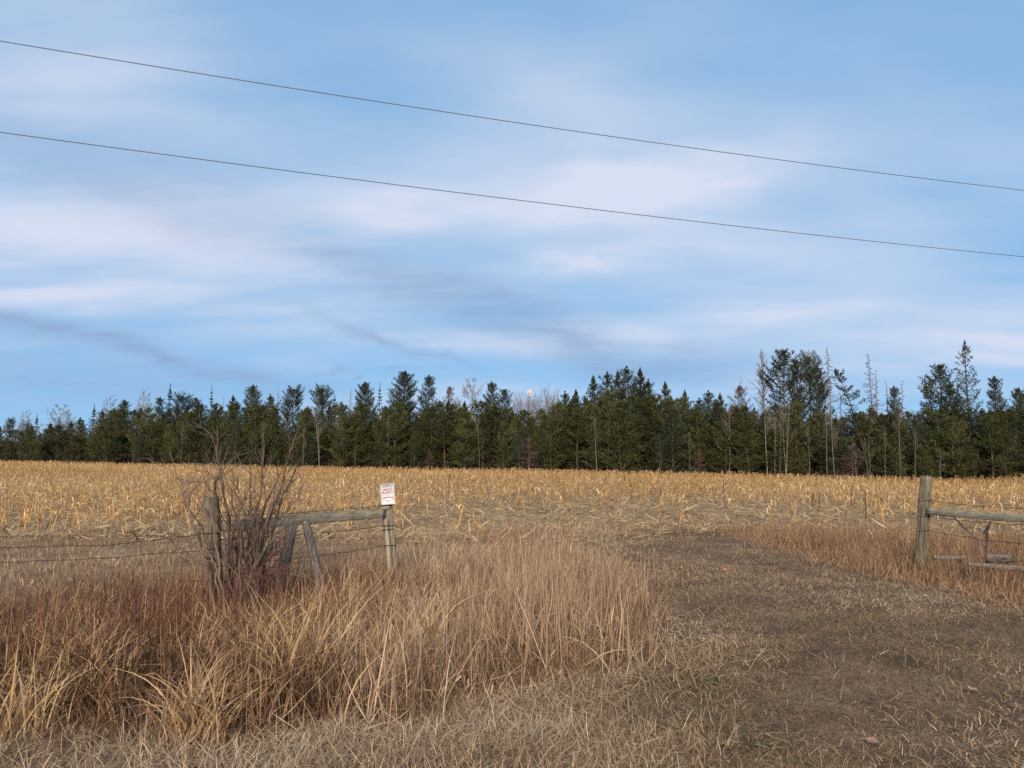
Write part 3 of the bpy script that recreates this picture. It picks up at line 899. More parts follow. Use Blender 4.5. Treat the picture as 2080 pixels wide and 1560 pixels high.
# --- bare trunks and dead brush along the edge
G_B = 'bare saplings along the edge of the wood'
for px, top, k, off, lab in (
        (218, 896, 3, -1.2, 'pale bare sapling at the field edge on the left'),
        (372, 862, 1, -1.0, 'thin bare sapling left of the big shrub, against dark pines'),
        (440, 905, 3, -1.4, 'short bare sapling seen through the shrub'),
        (536, 858, 1, -1.0, 'bare sapling right of the shrub top, close to the field'),
        (617, 880, 0, -1.2, 'grey bare sapling with two trunks left of the sign'),
        (652, 815, 2, -0.8, 'forked pale bare tree left of the sign among green pines'),
        (722, 905, 3, -1.4, 'low spreading bare sapling just left of the sign'),
        (786, 848, 1, -0.8, 'thin bare trunk rising over the sign'),
        (975, 850, 1, -1.0, 'straight thin bare trunk left of the picture middle'),
        (1055, 905, 3, -1.2, 'small bare sapling under the moon gap'),
        (1212, 852, 0, -0.8, 'bare sapling inside the dense block of pines'),
        (1233, 870, 1, -1.0, 'slanting bare trunk in the middle of the dense block'),
        (1340, 905, 2, -1.2, 'clump of low bare saplings right of the dense block'),
        (1400, 880, 1, -1.2, 'thin bare sapling left of the white trunk cluster'),
        (1478, 818, 0, -0.8, 'pale forked bare tree below the rusty brown pine'),
        (1553, 808, 0, -1.5, 'leftmost tree of the white trunk cluster'),
        (1568, 838, 1, -1.9, 'second slim tree of the white trunk cluster'),
        (1578, 820, 1, -1.3, 'middle tree of the white trunk cluster'),
        (1590, 806, 2, -1.6, 'rightmost forked tree of the white trunk cluster'),
        (1640, 868, 1, -1.4, 'thin bare trunk between white cluster and dead spruces'),
        (1676, 842, 1, -1.6, 'slim white trunk beneath the tallest dead spruce'),
        (1690, 850, 0, -1.9, 'pale leaning trunk right below the tallest dead spruce'),
        (1735, 885, 3, -1.5, 'bare spreading sapling beneath the leaning pine'),
        (1762, 880, 2, -1.2, 'bare forked sapling below the broken-tipped spruce'),
        (1792, 868, 1, -1.6, 'crooked pale trunk left of the tall thin white one'),
        (1819, 812, 1, -1.4, 'tall thin white trunk left of the right post'),
        (1853, 872, 1, -1.8, 'straight bare trunk just left of the right post'),
        (1908, 915, 3, -1.6, 'small bare sapling just right of the right post')):
    S('bare_sapling', BT[k], px, top, off, lab, 'sapling', BB, G_B, 0.75, part2='crown')
for px, top, off, lab in ((1074, 884, -1.2, 'reddish dead pine with bare tangled branches under the moon'),
                          (872, 915, -1.4, 'low reddish heap of dead branches right of the sign'),
                          (215, 912, -1.0, 'reddish dead bush at the left field edge'),
                          (1730, 900, -1.2, 'dark reddish dead bush under the leaning pine'),
                          (1420, 912, -1.2, 'brown dead bush below the pines right of the middle')):
    S('dead_bush', DRED, px, top, off, lab, 'dead bush', ('deadred', 'deadred'), 'dead bushes along the edge of the wood', 1.0, part2='crown')

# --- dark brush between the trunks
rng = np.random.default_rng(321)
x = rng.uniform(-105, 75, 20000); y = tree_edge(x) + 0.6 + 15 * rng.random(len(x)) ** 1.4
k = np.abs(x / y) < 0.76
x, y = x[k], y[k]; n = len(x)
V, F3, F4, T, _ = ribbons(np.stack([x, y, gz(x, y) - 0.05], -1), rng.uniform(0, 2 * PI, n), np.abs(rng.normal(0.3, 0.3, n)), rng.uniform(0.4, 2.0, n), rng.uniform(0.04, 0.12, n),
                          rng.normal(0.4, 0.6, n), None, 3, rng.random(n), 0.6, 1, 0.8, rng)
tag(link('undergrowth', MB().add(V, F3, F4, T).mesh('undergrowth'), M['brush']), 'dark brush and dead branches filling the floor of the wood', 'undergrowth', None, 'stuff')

# ------------------------------------------------------------------ moon and power lines
mm = bpy.data.materials.new('moonlight'); mm.use_nodes = True
mnt = mm.node_tree; mnt.nodes.clear()
mo = node(mnt, 'ShaderNodeOutputMaterial'); em = node(mnt, 'ShaderNodeEmission')
mg = node(mnt, 'ShaderNodeTexCoord'); mn = node(mnt, 'ShaderNodeTexNoise'); mn.inputs['Scale'].default_value = 0.14
mr_ = node(mnt, 'ShaderNodeValToRGB')
mr_.color_ramp.elements[0].position = 0.38; mr_.color_ramp.elements[0].color = (0.47, 0.43, 0.46, 1)
mr_.color_ramp.elements[1].position = 0.56; mr_.color_ramp.elements[1].color = (0.66, 0.59, 0.56, 1)
mnt.links.new(mg.outputs['Object'], mn.inputs['Vector']); mnt.links.new(mn.outputs[0], mr_.inputs[0])
mnt.links.new(mr_.outputs[0], em.inputs[0]); mnt.links.new(em.outputs[0], mo.inputs[0])
import bmesh
bm = bmesh.new()
MD = 3000.0
bmesh.ops.create_icosphere(bm, subdivisions=4, radius=6.6 / F * MD)
me = bpy.data.meshes.new('moon'); bm.to_mesh(me); bm.free()
for p in me.polygons: p.use_smooth = True
tag(link('moon', me, mm, None, at(1077, 798, MD)), 'pale full moon low in the sky just above the bare whips', 'moon')

for pts, hgt, rad, lab in (
        ([(0, 82), (400, 150), (800, 212), (1200, 271), (1600, 326), (2080, 387)], 7.8, 0.0085, 'upper power line running across the whole sky'),
        ([(0, 267), (400, 324), (800, 376), (1200, 424), (1600, 470), (2080, 522)], 6.0, 0.008, 'lower power line running across the whole sky')):
    W = []
    for px, py in pts:
        d = pix_dir(px, py)
        W.append(np.array([0, 0, EYE]) + d * (hgt / d[2]))
    W = np.array(W)
    # one straight run on the map, heights follow a smooth sag
    A = np.polyfit(W[:, 0], W[:, 1], 1)
    Z = []
    for (px, py) in pts:
        d = pix_dir(px, py)                      # where the sight line meets the run
        s_ = A[1] / (d[1] - A[0] * d[0])
        Z.append((d[0] * s_, EYE + d[2] * s_))
    Z = np.array(Z); C = np.polyfit(Z[:, 0], Z[:, 1], 2)
    C[0] = max(C[0], 0.0004)
    X = np.linspace(-30, 45, 61)
    mb = MB()
    mb.tube(np.stack([X, A[0] * X + A[1], np.polyval(C, X)], -1), rad, 6)
    tag(link('power_line', mb.mesh('power_line', True), M['cable']), lab, 'power line', 'power lines overhead')

# ------------------------------------------------------------------ fence
def post_mesh(name, base, top, r0, r1, seed, cracks=5, flat=0.0, sides=30, rings=26, ragged=0.02):
    """a weathered post: uneven section, drying cracks, a ragged top"""
    rng = np.random.default_rng(seed)
    base, top = np.array(base, float), np.array(top, float)
    ax = unit(top - base); u = unit(np.cross(ax, [0, 1, 0.0])); w = np.cross(ax, u)
    H = np.linalg.norm(top - base)
    ca = rng.uniform(0, 2 * PI, cracks); ca[0] = 1.9; cd = rng.uniform(0.10, 0.26, cracks); c0 = rng.uniform(0, 0.4, cracks); c1 = c0 + rng.uniform(0.35, 0.7, cracks)
    ph = rng.uniform(0, 6, 6)
    V, T = [], []
    a = np.arange(sides) * 2 * PI / sides
    knots = [(rng.uniform(0, 2 * PI), rng.uniform(0.15, 0.9)) for _ in range(4)]
    for i in range(rings):
        t = i / (rings - 1)
        r = (r0 + (r1 - r0) * t) * (1 + 0.05 * np.sin(2 * a + ph[0]) + 0.035 * np.sin(3 * a + ph[1] + t * 2) + 0.02 * np.sin(7 * a + ph[2]) + 0.012 * rng.normal(size=sides))
        tn = 0.55 + 0.15 * np.sin(3 * a + ph[3]) + 0.12 * rng.normal(size=sides)
        for k in range(cracks):
            if c0[k] < t < c1[k]:
                dlt = np.abs((a - ca[k] - 0.12 * math.sin(5 * t + k) + PI) % (2 * PI) - PI)
                g = np.exp(-(dlt / 0.11) ** 2)
                r = r * (1 - cd[k] * g); tn = tn - 0.6 * g
        for ka, kt in knots:
            g = np.exp(-(((a - ka + PI) % (2 * PI) - PI) / 0.22) ** 2 - ((t - kt) * H / 0.03) ** 2)
            r = r * (1 + 0.06 * g); tn = tn - 0.45 * g
        c = base + ax * H * t
        if i == rings - 1:
            off = ragged * rng.uniform(-1, 1, sides)
        else:
            off = np.zeros(sides)
        V.append(c + np.cos(a)[:, None] * u * r[:, None] + np.sin(a)[:, None] * w * r[:, None] + off[:, None] * ax)
        T.append(np.clip(tn, 0, 1))
    V = np.vstack(V); T = np.concatenate(T)
    i = np.arange(rings - 1)[:, None] * sides; j = np.arange(sides)[None]; j2 = (j + 1) % sides
    F4 = np.stack([i + j, i + j2, i + sides + j2, i + sides + j], -1).reshape(-1, 4)
    n = len(V)
    V = np.vstack([V, top - ax * 0.012]); T = np.append(T, 0.25)
    b = (rings - 1) * sides
    F3 = [(n, b + (k + 1) % sides, b + k)[::-1] for k in range(sides)]
    return MB().add(V, F3, F4, T).mesh(name, False)


def beam(name, a, b, hgt, thk, mat, seed, label, cat, group=None, parts=True):
    """a sawn rail from a to b with worn edges, checks and nail heads"""
    rng = np.random.default_rng(seed)
    a, b = np.array(a, float), np.array(b, float)
    L_ = np.linalg.norm(b - a); ax = (b - a) / L_
    rz = math.atan2(ax[1], ax[0]); ry = -math.asin(ax[2])
    n = 30
    prof = [(-.5, -.42), (-.5, .0), (-.5, .42), (-.40, .5), (.40, .5), (.5, .42), (.5, .02), (.5, -.42), (.40, -.5), (-.40, -.5)]
    k = len(prof)
    V, T = [], []
    ph = rng.uniform(0, 6, 4)
    for i in range(n):
        t = i / (n - 1); x = t * L_
        bow = 0.012 * math.sin(t * PI + ph[0])
        for q, (py, pz) in enumerate(prof):
            V.append((x + (rng.uniform(-0.012, 0.012) if i in (0, n - 1) else 0), py * thk * (1 + 0.05 * math.sin(9 * t + q)),
                      pz * hgt * (1 + 0.05 * math.sin(7 * t + ph[1]) + 0.035 * rng.normal()) + bow))
            T.append(np.clip(0.55 + 0.16 * rng.normal() - (0.3 if q in (3, 4) else 0), 0, 1))
    V = np.array(V)
    i = np.arange(n - 1)[:, None] * k; j = np.arange(k)[None]; j2 = (j + 1) % k
    F4 = np.stack([i + j, i + j2, i + k + j2, i + k + j], -1).reshape(-1, 4)
    m = len(V); V = np.vstack([V, [0, 0, 0], [L_, 0, 0]]); T = T + [0.3, 0.3]
    F3 = [(m, (q + 1) % k, q) for q in range(k)] + [(m + 1, m - k + q, m - k + (q + 1) % k) for q in range(k)]
    o = link(name, MB().add(V, F3, F4, T).mesh(name), mat)
    o.location = a; o.rotation_euler = (0, ry, rz)
    return tag(o, label, cat, group)


YL, YM, YR = 8.5, 11.0, 11.7
def ground_at(p):
    return float(gz(p[0], p[1]))


def fence_post(tp, bp, Y, r0, r1, seed, label, mat='wood', Yb=None):
    t = at(*tp, Y); b = at(*bp, Yb or Y)
    b = b + (b - t) / abs(b[2] - t[2]) * max(0.0, b[2] - (ground_at(b) - 0.10))
    o = link('fence_post', post_mesh('fence_post', b - b, t - b, r0, r1, seed), M[mat], None, b)
    tag(o, label, 'fence post', 'standing fence posts')
    return t, b


tL, bL = fence_post((431, 1010), (440, 1290), YL, 0.088, 0.072, 1, 'weathered fence post behind the bare shrub on the left')
tM, bM = fence_post((784, 1010), (797, 1170), YM, 0.078, 0.070, 2, 'weathered fence post carrying the white sign', 'palewood')
tR, bR = fence_post((1881, 968), (1869, 1160), YR, 0.092, 0.082, 3, 'weathered fence post right of the grass track')


def on(a, b, py):
    """point on a post (top a, foot b) at photo row py"""
    ya, yb = 0.0, 1.0
    for _ in range(40):
        m_ = (ya + yb) / 2; p = a + (b - a) * m_
        c, s = math.cos(PITCH), math.sin(PITCH); v = p - np.array([0, 0, EYE])
        row = 780 - F * (v[2] * c - v[1] * s) / (v[1] * c + v[2] * s)
        if row < py: ya = m_
        else: yb = m_
    return a + (b - a) * ya


ra, rb = on(tL, bL, 1070), on(tM, bM, 1043)
dxy = unit(np.array([rb[0] - ra[0], rb[1] - ra[1], 0]))
beam('fence_rail', ra + dxy * 0.09, rb - dxy * 0.075, 0.122, 0.075, M['railwood'], 4, 'weathered wooden rail between the shrub post and the sign post', 'fence rail')
rr = on(tR, bR, 1036)
re = at(2150, 1057, 9.45); re[2] = rr[2] - 0.01
dR = unit(np.array([re[0] - rr[0], re[1] - rr[1], 0]))
beam('fence_rail', rr + dR * 0.09, re, 0.105, 0.075, M['railwood'], 5, 'weathered wooden rail running from the right post out of the picture', 'fence rail')
# far ends of both braces, just outside the picture
eR = re.copy(); gR = np.array([re[0] + 0.05, re[1], ground_at(re) - 0.1])
tE = np.array([re[0] + 0.05, re[1] - 0.1, re[2] + 0.45])
tag(link('fence_post', post_mesh('fence_post', (0, 0, 0), tE - gR, 0.09, 0.08, 6), M['wood'], None, gR), 'fence post just outside the right edge holding the rail', 'fence post', 'standing fence posts')
gL = np.array([-6.7, 6.9, 0.0]); gL[2] = ground_at(gL) - 0.1
tE2 = gL + np.array([0, 0, 1.5])
tag(link('fence_post', post_mesh('fence_post', (0, 0, 0), tE2 - gL, 0.085, 0.075, 7), M['wood'], None, gL), 'fence post just outside the left edge holding the wires', 'fence post', 'standing fence posts')


def leaning(tp, bp, Yt, Yb, r0, r1, seed, label):
    t, b = at(*tp, Yt), at(*bp, Yb)
    b[2] = min(b[2], ground_at(b) - 0.05)
    o = link('old_post', post_mesh('old_post', b - b, t - b, r0, r1, seed, 6, ragged=0.04), M['greywood'], None, b)
    tag(o, label, 'old post', 'rotten posts leaning under the rail')


leaning((592, 1070), (556, 1165), 9.2, 9.1, 0.066, 0.062, 8, 'short rotten post leaning right under the left rail')
leaning((622, 1062), (672, 1172), 9.6, 9.3, 0.07, 0.05, 9, 'longer rotten post leaning left under the rail, nearer the sign')


def wire(pts, label, sag=0.0, rings=(), barbs=True, seed=0, r=0.0036, name='barbed_wire'):
    rng = np.random.default_rng(seed)
    pts = np.array(pts, float)
    seglen = np.r_[0, np.cumsum(np.linalg.norm(np.diff(pts, axis=0), axis=1))]
    n = int(seglen[-1] / 0.12) + 2
    s = np.linspace(0, seglen[-1], n)
    Q = np.stack([np.interp(s, seglen, pts[:, k]) for k in range(3)], -1)
    t = s / seglen[-1]
    Q[:, 2] -= sag * 4 * t * (1 - t)
    Q[1:-1] += rng.normal(0, 0.004, (n - 2, 3))
    mb = MB(); mb.tube(Q, r, 4)
    if barbs:
        for k in range(1, n - 1):
            for q in range(2):
                d = rng.normal(0, 1, 3); d = unit(d) * 0.016
                mb.tube([Q[k] - d, Q[k] + d], 0.0022, 3, 0.5, False)
    for c, rad, tilt in rings:
        a = np.linspace(0, 2 * PI, 17)
        mb.tube(c + np.stack([np.cos(a) * rad, np.sin(a) * rad, tilt * np.cos(a) + 0.004 * np.sin(3 * a)], -1), r * 1.25, 4)
    return tag(link(name, mb.mesh(name), M['wire']), label, 'wire', 'fence wires')


F3_ = np.array([0, -0.09, 0])
# left run, out of the picture
for k, (py, h, lab) in enumerate(((1082, 0.92, 'upper barbed wire running left from the shrub post'),
                                  (1114, 0.72, 'lower barbed wire running left from the shrub post'))):
    p = on(tL, bL, py)
    e = at(-30, 1114 + k * 30, 7.15); m_ = at(230, 1106 + k * 27, 7.7)
    q2 = gL + (tE2 - gL) * 0.55 - np.array([0, 0, 0.2 * k])
    wire([p + F3_, m_, e, q2 + np.array([0, -0.05, 0])], lab, 0.0, [(p, 0.088, 0.006)], seed=20 + k)
# between the posts
for k, (pl, pm, lab) in enumerate(((1048, 1026, 'top barbed wire just above the left rail'),
                                   (1096, 1067, 'middle barbed wire below the left rail'),
                                   (1150, 1107, 'lowest barbed wire tied to the sign post'))):
    a_, b_ = on(tL, bL, pl), on(tM, bM, pm)
    wire([a_ + F3_, b_ + np.array([-0.02, -0.082, 0])], lab, 0.02, [(b_, 0.084, 0.004)] + ([(b_ - np.array([0, 0, 0.055]), 0.082, 0.01)] if k == 1 else []), seed=30 + k)
# brace tie on the sign post
c1, c2 = on(tM, bM, 1030), on(tM, bM, 1045)
wire([c1 + np.array([0.09, -0.05, 0.02]), c1 + np.array([0.0, -0.10, -0.04]), c2 + np.array([-0.14, -0.09, -0.03]), c2 + np.array([-0.24, -0.17, -0.06])],
     'thin tie wire slanting across the sign post onto the rail', 0, barbs=False, seed=40, name='tie_wire')
# right run
for k, (pr, ye, lab) in enumerate(((1016, 1034, 'top barbed wire at the right post, just above the rail'),
                                   (1048, 1068, 'middle barbed wire at the right post, just below the rail'),
                                   (1077, 1110, 'lowest barbed wire at the right post'))):
    a_ = on(tR, bR, pr)
    e_ = at(2150, ye, 9.45)
    mid = (a_ + e_) / 2 - np.array([0, 0, 0.015])
    wire([a_ + np.array([0.03, -0.095, 0]), mid, e_], lab, 0.02, [(a_, 0.094, 0.008)], seed=50 + k)

# ------------------------------------------------------------------ the sign
SW, SH = 0.20, 0.30
sc_ = at(787.5, 1002.5, YM - 0.095)
sign = empty('property_sign', sc_)
sign.rotation_euler = (math.radians(-2), math.radians(-5.0), math.radians(-3))
tag(sign, 'white metal sign with red PRIVATE PROPERTY lettering on the middle post', 'sign')


def rounded(w, h, r, n=6):
    P = []
    for cx_, cz_, a0 in ((w / 2 - r, h / 2 - r, 0), (-w / 2 + r, h / 2 - r, PI / 2), (-w / 2 + r, -h / 2 + r, PI), (w / 2 - r, -h / 2 + r, 1.5 * PI)):
        for k in range(n + 1):
            a = a0 + k / n * PI / 2
            P.append((cx_ + r * math.cos(a), cz_ + r * math.sin(a)))
    return np.array(P)


M['signwhite'] = plain('sign_enamel', (0.60, 0.60, 0.61), 0.5, 0, None, 0.3)
M['signred'] = plain('sign_red_print', (0.24, 0.055, 0.065), 0.5)
M['signline'] = plain('sign_border_print', (0.45, 0.22, 0.20), 0.5)
R_ = rounded(SW, SH, 0.018); n = len(R_)
V = np.vstack([np.c_[R_[:, 0], np.full(n, -0.0012), R_[:, 1]], np.c_[R_[:, 0], np.full(n, 0.0012), R_[:, 1]], [[0, -0.0012, 0], [0, 0.0012, 0]]])
F3 = [(2 * n, (k + 1) % n, k)[::-1] for k in range(n)] + [(2 * n + 1, n + k, n + (k + 1) % n)[::-1] for k in range(n)]
F4 = [(k, (k + 1) % n, n + (k + 1) % n, n + k) for k in range(n)]
link('plate', MB().add(V, F3, F4).mesh('plate'), M['signwhite'], sign)


def flat_line(pts, w, y=-0.0034):
    pts = np.array(pts, float); d = np.gradient(pts, axis=0); d /= np.linalg.norm(d, axis=1)[:, None] + 1e-9
    nrm = np.c_[-d[:, 1], d[:, 0]]
    A_, B_ = pts + nrm * w / 2, pts - nrm * w / 2
    m_ = len(pts)
    V = np.vstack([np.c_[A_[:, 0], np.full(m_, y), A_[:, 1]], np.c_[B_[:, 0], np.full(m_, y), B_[:, 1]]])
    return V, [(k, k + 1, m_ + k + 1, m_ + k) for k in range(m_ - 1)]


bd = rounded(SW - 0.022, SH - 0.022, 0.016); bd = np.vstack([bd, bd[:1]])
V, Q = flat_line(bd, 0.0022)
link('border_line', MB().add(V, None, Q).mesh('border_line'), M['signline'], sign)


def scroll(zc, up):
    mb = MB()
    x = np.linspace(-0.062, 0.062, 41)
    z = zc + up * (0.010 * np.exp(-((np.abs(x) - 0.02) / 0.014) ** 2) - 0.012 * (np.abs(x) / 0.062) ** 6 + 0.004 * np.cos(x * 95))
    V, Q = flat_line(np.c_[x, z], 0.0042); mb.add(V, None, Q)
    for sx_ in (-1, 1):
        a = np.linspace(0, 4.2, 15); rr_ = 0.008 * (1 - a / 6)
        V, Q = flat_line(np.c_[sx_ * (0.066 + rr_ * np.cos(a) - 0.004), zc - up * (0.011) + rr_ * np.sin(a)], 0.003, -0.0037); mb.add(V, None, Q)
    a = np.linspace(0, 2 * PI, 13)
    V, Q = flat_line(np.c_[0.014 * np.cos(a), zc + up * 0.017 + 0.006 * np.sin(a)], 0.0032, -0.0037); mb.add(V, None, Q)
    link('scroll_ornament', mb.mesh('scroll_ornament'), M['signred'], sign)


scroll(0.098, 1); scroll(-0.092, -1)


def words(txt, z, size, width):
    cu = bpy.data.curves.new(txt, 'FONT'); cu.body = txt; cu.size = size; cu.align_x = 'CENTER'; cu.align_y = 'CENTER'; cu.offset = 0.0011
    tmp = bpy.data.objects.new('lettering', cu); COL.objects.link(tmp)
    dg = bpy.context.evaluated_depsgraph_get()
    me_ = bpy.data.meshes.new_from_object(tmp.evaluated_get(dg))
    bpy.data.objects.remove(tmp)
    co = np.zeros(len(me_.vertices) * 3, np.float32); me_.vertices.foreach_get('co', co); co = co.reshape(-1, 3)
    k = width / (co[:, 0].max() - co[:, 0].min())
    new = np.c_[(co[:, 0] - (co[:, 0].max() + co[:, 0].min()) / 2) * k, np.full(len(co), -0.0034), co[:, 1] - (co[:, 1].max() + co[:, 1].min()) / 2 + z]
    me_.vertices.foreach_set('co', new.astype(np.float32).ravel()); me_.update()
    me_.materials.clear()
    link('lettering', me_, M['signred'], sign)


words('PRIVATE', 0.052, 0.040, 0.118)
words('PROPERTY', 0.014, 0.040, 0.152)
words('NO', -0.033, 0.022, 0.028)
words('TRESPASSING', -0.056, 0.026, 0.140)
V, Q = flat_line([(-0.058, -0.012), (0, -0.012), (0.058, -0.012)], 0.0026)
link('rule_line', MB().add(V, None, Q).mesh('rule_line'), M['signred'], sign)

# ------------------------------------------------------------------ bare shrub on the left
rng = np.random.default_rng(5)
sb = at(474, 1284, 8.36); sb[2] = ground_at(sb) - 0.03
shrub = empty('bare_shrub', sb)
tag(shrub, 'leafless grey-brown shrub with many stems growing over the left fence post', 'shrub')
O8 = 8.36


def path_to(targets, r0, r1, mat_name, name, depth, kids, blen, tn):
    mb = MB()
    for (px, py, dy, bx) in targets:
        tip = at(px, py, O8 + dy) - sb
        base = np.array([bx, rng.uniform(-0.10, 0.10), 0.0])
        L_ = np.linalg.norm(tip - base)
        mid = base + (tip - base) * 0.45 + np.array([-(tip[0] - base[0]) * 0.28, 0, 0.12 * L_])
        t = np.linspace(0, 1, 15)[:, None]
        pts = (1 - t) ** 2 * base + 2 * t * (1 - t) * mid + t ** 2 * tip
        wv = np.cumsum(rng.normal(0, 0.026, (15, 3)), 0) * np.array([1, 1, 0.4])
        pts = pts + wv * np.sin(t * PI * 0.9)
        rd = r0 * (1 - t[:, 0]) ** 0.8 * rng.uniform(0.7, 1.2) + r1
        mb.tube(pts, rd, 6, rng.uniform(*tn), False)
        for q in range(kids):
            f = rng.uniform(0.35, 0.98); i = int(f * 14)
            d = unit(pts[min(14, i + 1)] - pts[max(0, i - 1)])
            e = unit(d + rng.normal(0, 0.55, 3) + np.array([0, 0, 0.12]))
            grow(mb, pts[i], e, blen * rng.uniform(0.5, 1.2) * (1.15 - 0.5 * f), max(rd[i] * 0.55, 0.003), depth, rng, 0.10, 0.42, (2, 4), 0.16, 0.6, 4, rng.uniform(*tn), 0.0018, 5)
    return link(name, mb.mesh(name, True), M[mat_name], shrub)


main_t = [(445, 860, 0.1, -0.02), (480, 905, -0.2, 0.03), (432, 930, 0.2, -0.06), (345, 925, -0.1, -0.08), (370, 985, 0.2, -0.05), (530, 880, 0.15, 0.06),
          (600, 868, -0.1, 0.08), (622, 975, 0.1, 0.10), (560, 935, 0.3, 0.05), (410, 960, -0.3, -0.04), (505, 940, 0.0, 0.04), (615, 925, 0.25, 0.12), (455, 980, -0.25, 0.0),
          (575, 990, 0.2, 0.06), (540, 1000, -0.2, 0.03), (500, 1010, 0.1, 0.0), (480, 950, 0.25, 0.02), (590, 1040, 0.0, 0.08), (390, 1040, 0.1, -0.06), (520, 1050, 0.2, 0.05)]
path_to(main_t, 0.019, 0.0035, 'shrubbark', 'stems', 1, 7, 0.55, (0.3, 1.0))
whip_t = [(rng.normal(548, 48), rng.normal(1010, 45), rng.uniform(-0.5, 0.6), rng.uniform(-0.12, 0.30)) for _ in range(16)]
path_to(whip_t, 0.005, 0.0018, 'shrubbark', 'twigs', 0, 5, 0.38, (0.0, 0.7))
low_t = [(rng.uniform(470, 660), rng.uniform(1050, 1150), rng.uniform(-0.5, 0.6), rng.uniform(-0.25, 0.45)) for _ in range(14)]
path_to(low_t, 0.004, 0.002, 'red', 'red_shoots', 0, 4, 0.28, (0.0, 1.0))

# ------------------------------------------------------------------ wood lying by the right fence
def lying(name, p0, p1, r, label, cat, sides, hollow, seed):
    a = at(*p0); b = at(*p1)
    o = link(name, post_mesh(name, (0, 0, 0), b - a, r, r * 0.92, seed, 6, ragged=0.02), M['oldwood'], None, a)
    return tag(o, label, cat)


log = lying('fallen_log', (2006, 1134, 10.6), (2058, 1134, 10.45), 0.06, 'short dark hollow log lying in the grass at the right', 'log', 12, True, 60)
beam('fallen_plank', at(1965, 1147, 10.55), at(2150, 1155, 9.9), 0.06, 0.05, M['oldwood'], 61, 'grey plank lying in the grass under the dark log', 'plank')
beam('fallen_plank', at(1895, 1130, 11.4), at(1962, 1132, 11.2), 0.05, 0.05, M['oldwood'], 62, 'pale short plank lying right beside the right post', 'plank')
mb = MB()
stake_b = at(2006, 1150, 10.8); stake_t = at(2004, 1078, 10.8)
tag(link('fence_stake', post_mesh('fence_stake', (0, 0, 0), stake_t - stake_b, 0.022, 0.018, 63, 3), M['oldwood'], None, stake_b), 'thin upright stake under the right rail', 'stake')
a_, b_ = at(1999, 1086, 10.75), at(2014, 1057, 10.7)
tag(link('broken_branch', post_mesh('broken_branch', (0, 0, 0), b_ - a_, 0.024, 0.018, 64, 3), M['oldwood'], None, a_), 'short grey branch stub propped on the thin stake', 'branch')
mb = MB(); q_ = np.array([at(1934, 1046, 11.3), at(1958, 1072, 11.1), at(1995, 1106, 10.9), at(2012, 1122, 10.8)])
mb.tube(q_, [0.010, 0.012, 0.010, 0.006], 5)
for k in range(7):
    i = rng.integers(0, 3); f = rng.random(); p = q_[i] * (1 - f) + q_[i + 1] * f
    grow(mb, p, unit(np.array([rng.normal(0.4, 0.6), rng.normal(0, 0.4), rng.normal(0, 0.5)])), 0.35, 0.006, 1, rng, 0.0, 0.5, (1, 3), 0.1, 0.6, 3, 0.5, 0.003, 4)
tag(link('dead_branch', mb.mesh('dead_branch'), M['dead']), 'fallen grey twiggy branch leaning under the right rail', 'branch')

# ------------------------------------------------------------------ corn stalks
def corn_variant(seed):
    rng = np.random.default_rng(seed)
    H = rng.uniform(0.28, 0.50)
    st = MB()
    lean = rng.normal(0, 0.14, 2)
    n = 7; pts = []
    for i in range(n):
        t = i / (n - 1); pts.append((lean[0] * t * H, lean[1] * t * H, t * H))
    pts = np.array(pts)
    if rng.random() < 0.55:                       # snapped top
        a = rng.uniform(0, 2 * PI); dr = rng.uniform(-0.9, 0.5)
        pts = np.vstack([pts, pts[-1] + np.array([math.cos(a), math.sin(a), dr]) * rng.uniform(0.06, 0.2)])
    rad = np.linspace(0.015, 0.011, len(pts)); rad[1::2] *= 1.18
    st.tube(pts, rad, 6, rng.uniform(0.2, 0.7))
    lv = []
    for q in range(rng.integers(2, 5)):
        i = rng.integers(1, n); a = rng.uniform(0, 2 * PI)
        L_ = rng.uniform(0.16, 0.42)
        V, F3, F4, T, _ = ribbons(pts[i][None], a, rng.uniform(0.2, 0.9), L_, rng.uniform(0.015, 0.036), rng.uniform(1.6, 3.6), (rng.uniform(0.2, 0.6), rng.uniform(0, 1.3)), 7, rng.uniform(0.4, 1.0), 0.5, 1.0, 1.0, rng)
        lv.append(MB().add(V, F3, F4, T).mesh('leaf'))
    return st.mesh('stem', True), lv


CV = [corn_variant(200 + i) for i in range(14)]
rng = np.random.default_rng(77)


def corn_density(x, y):
    """1 where stalks stand thick, low on the trampled near strip"""
    near = field_near(x)
    d = smooth(0.5, 17, y - near - 5 * vnoise(x, y, 6, 11) + 5 * smooth(-3, -10, x))
    tramp = smooth(-6, 0, x) * smooth(13, 7, x) * smooth(33, 23, y)          # flattened patch behind the gateway
    return np.clip(0.24 + 0.76 * d - 0.6 * tramp, 0.05, 1)


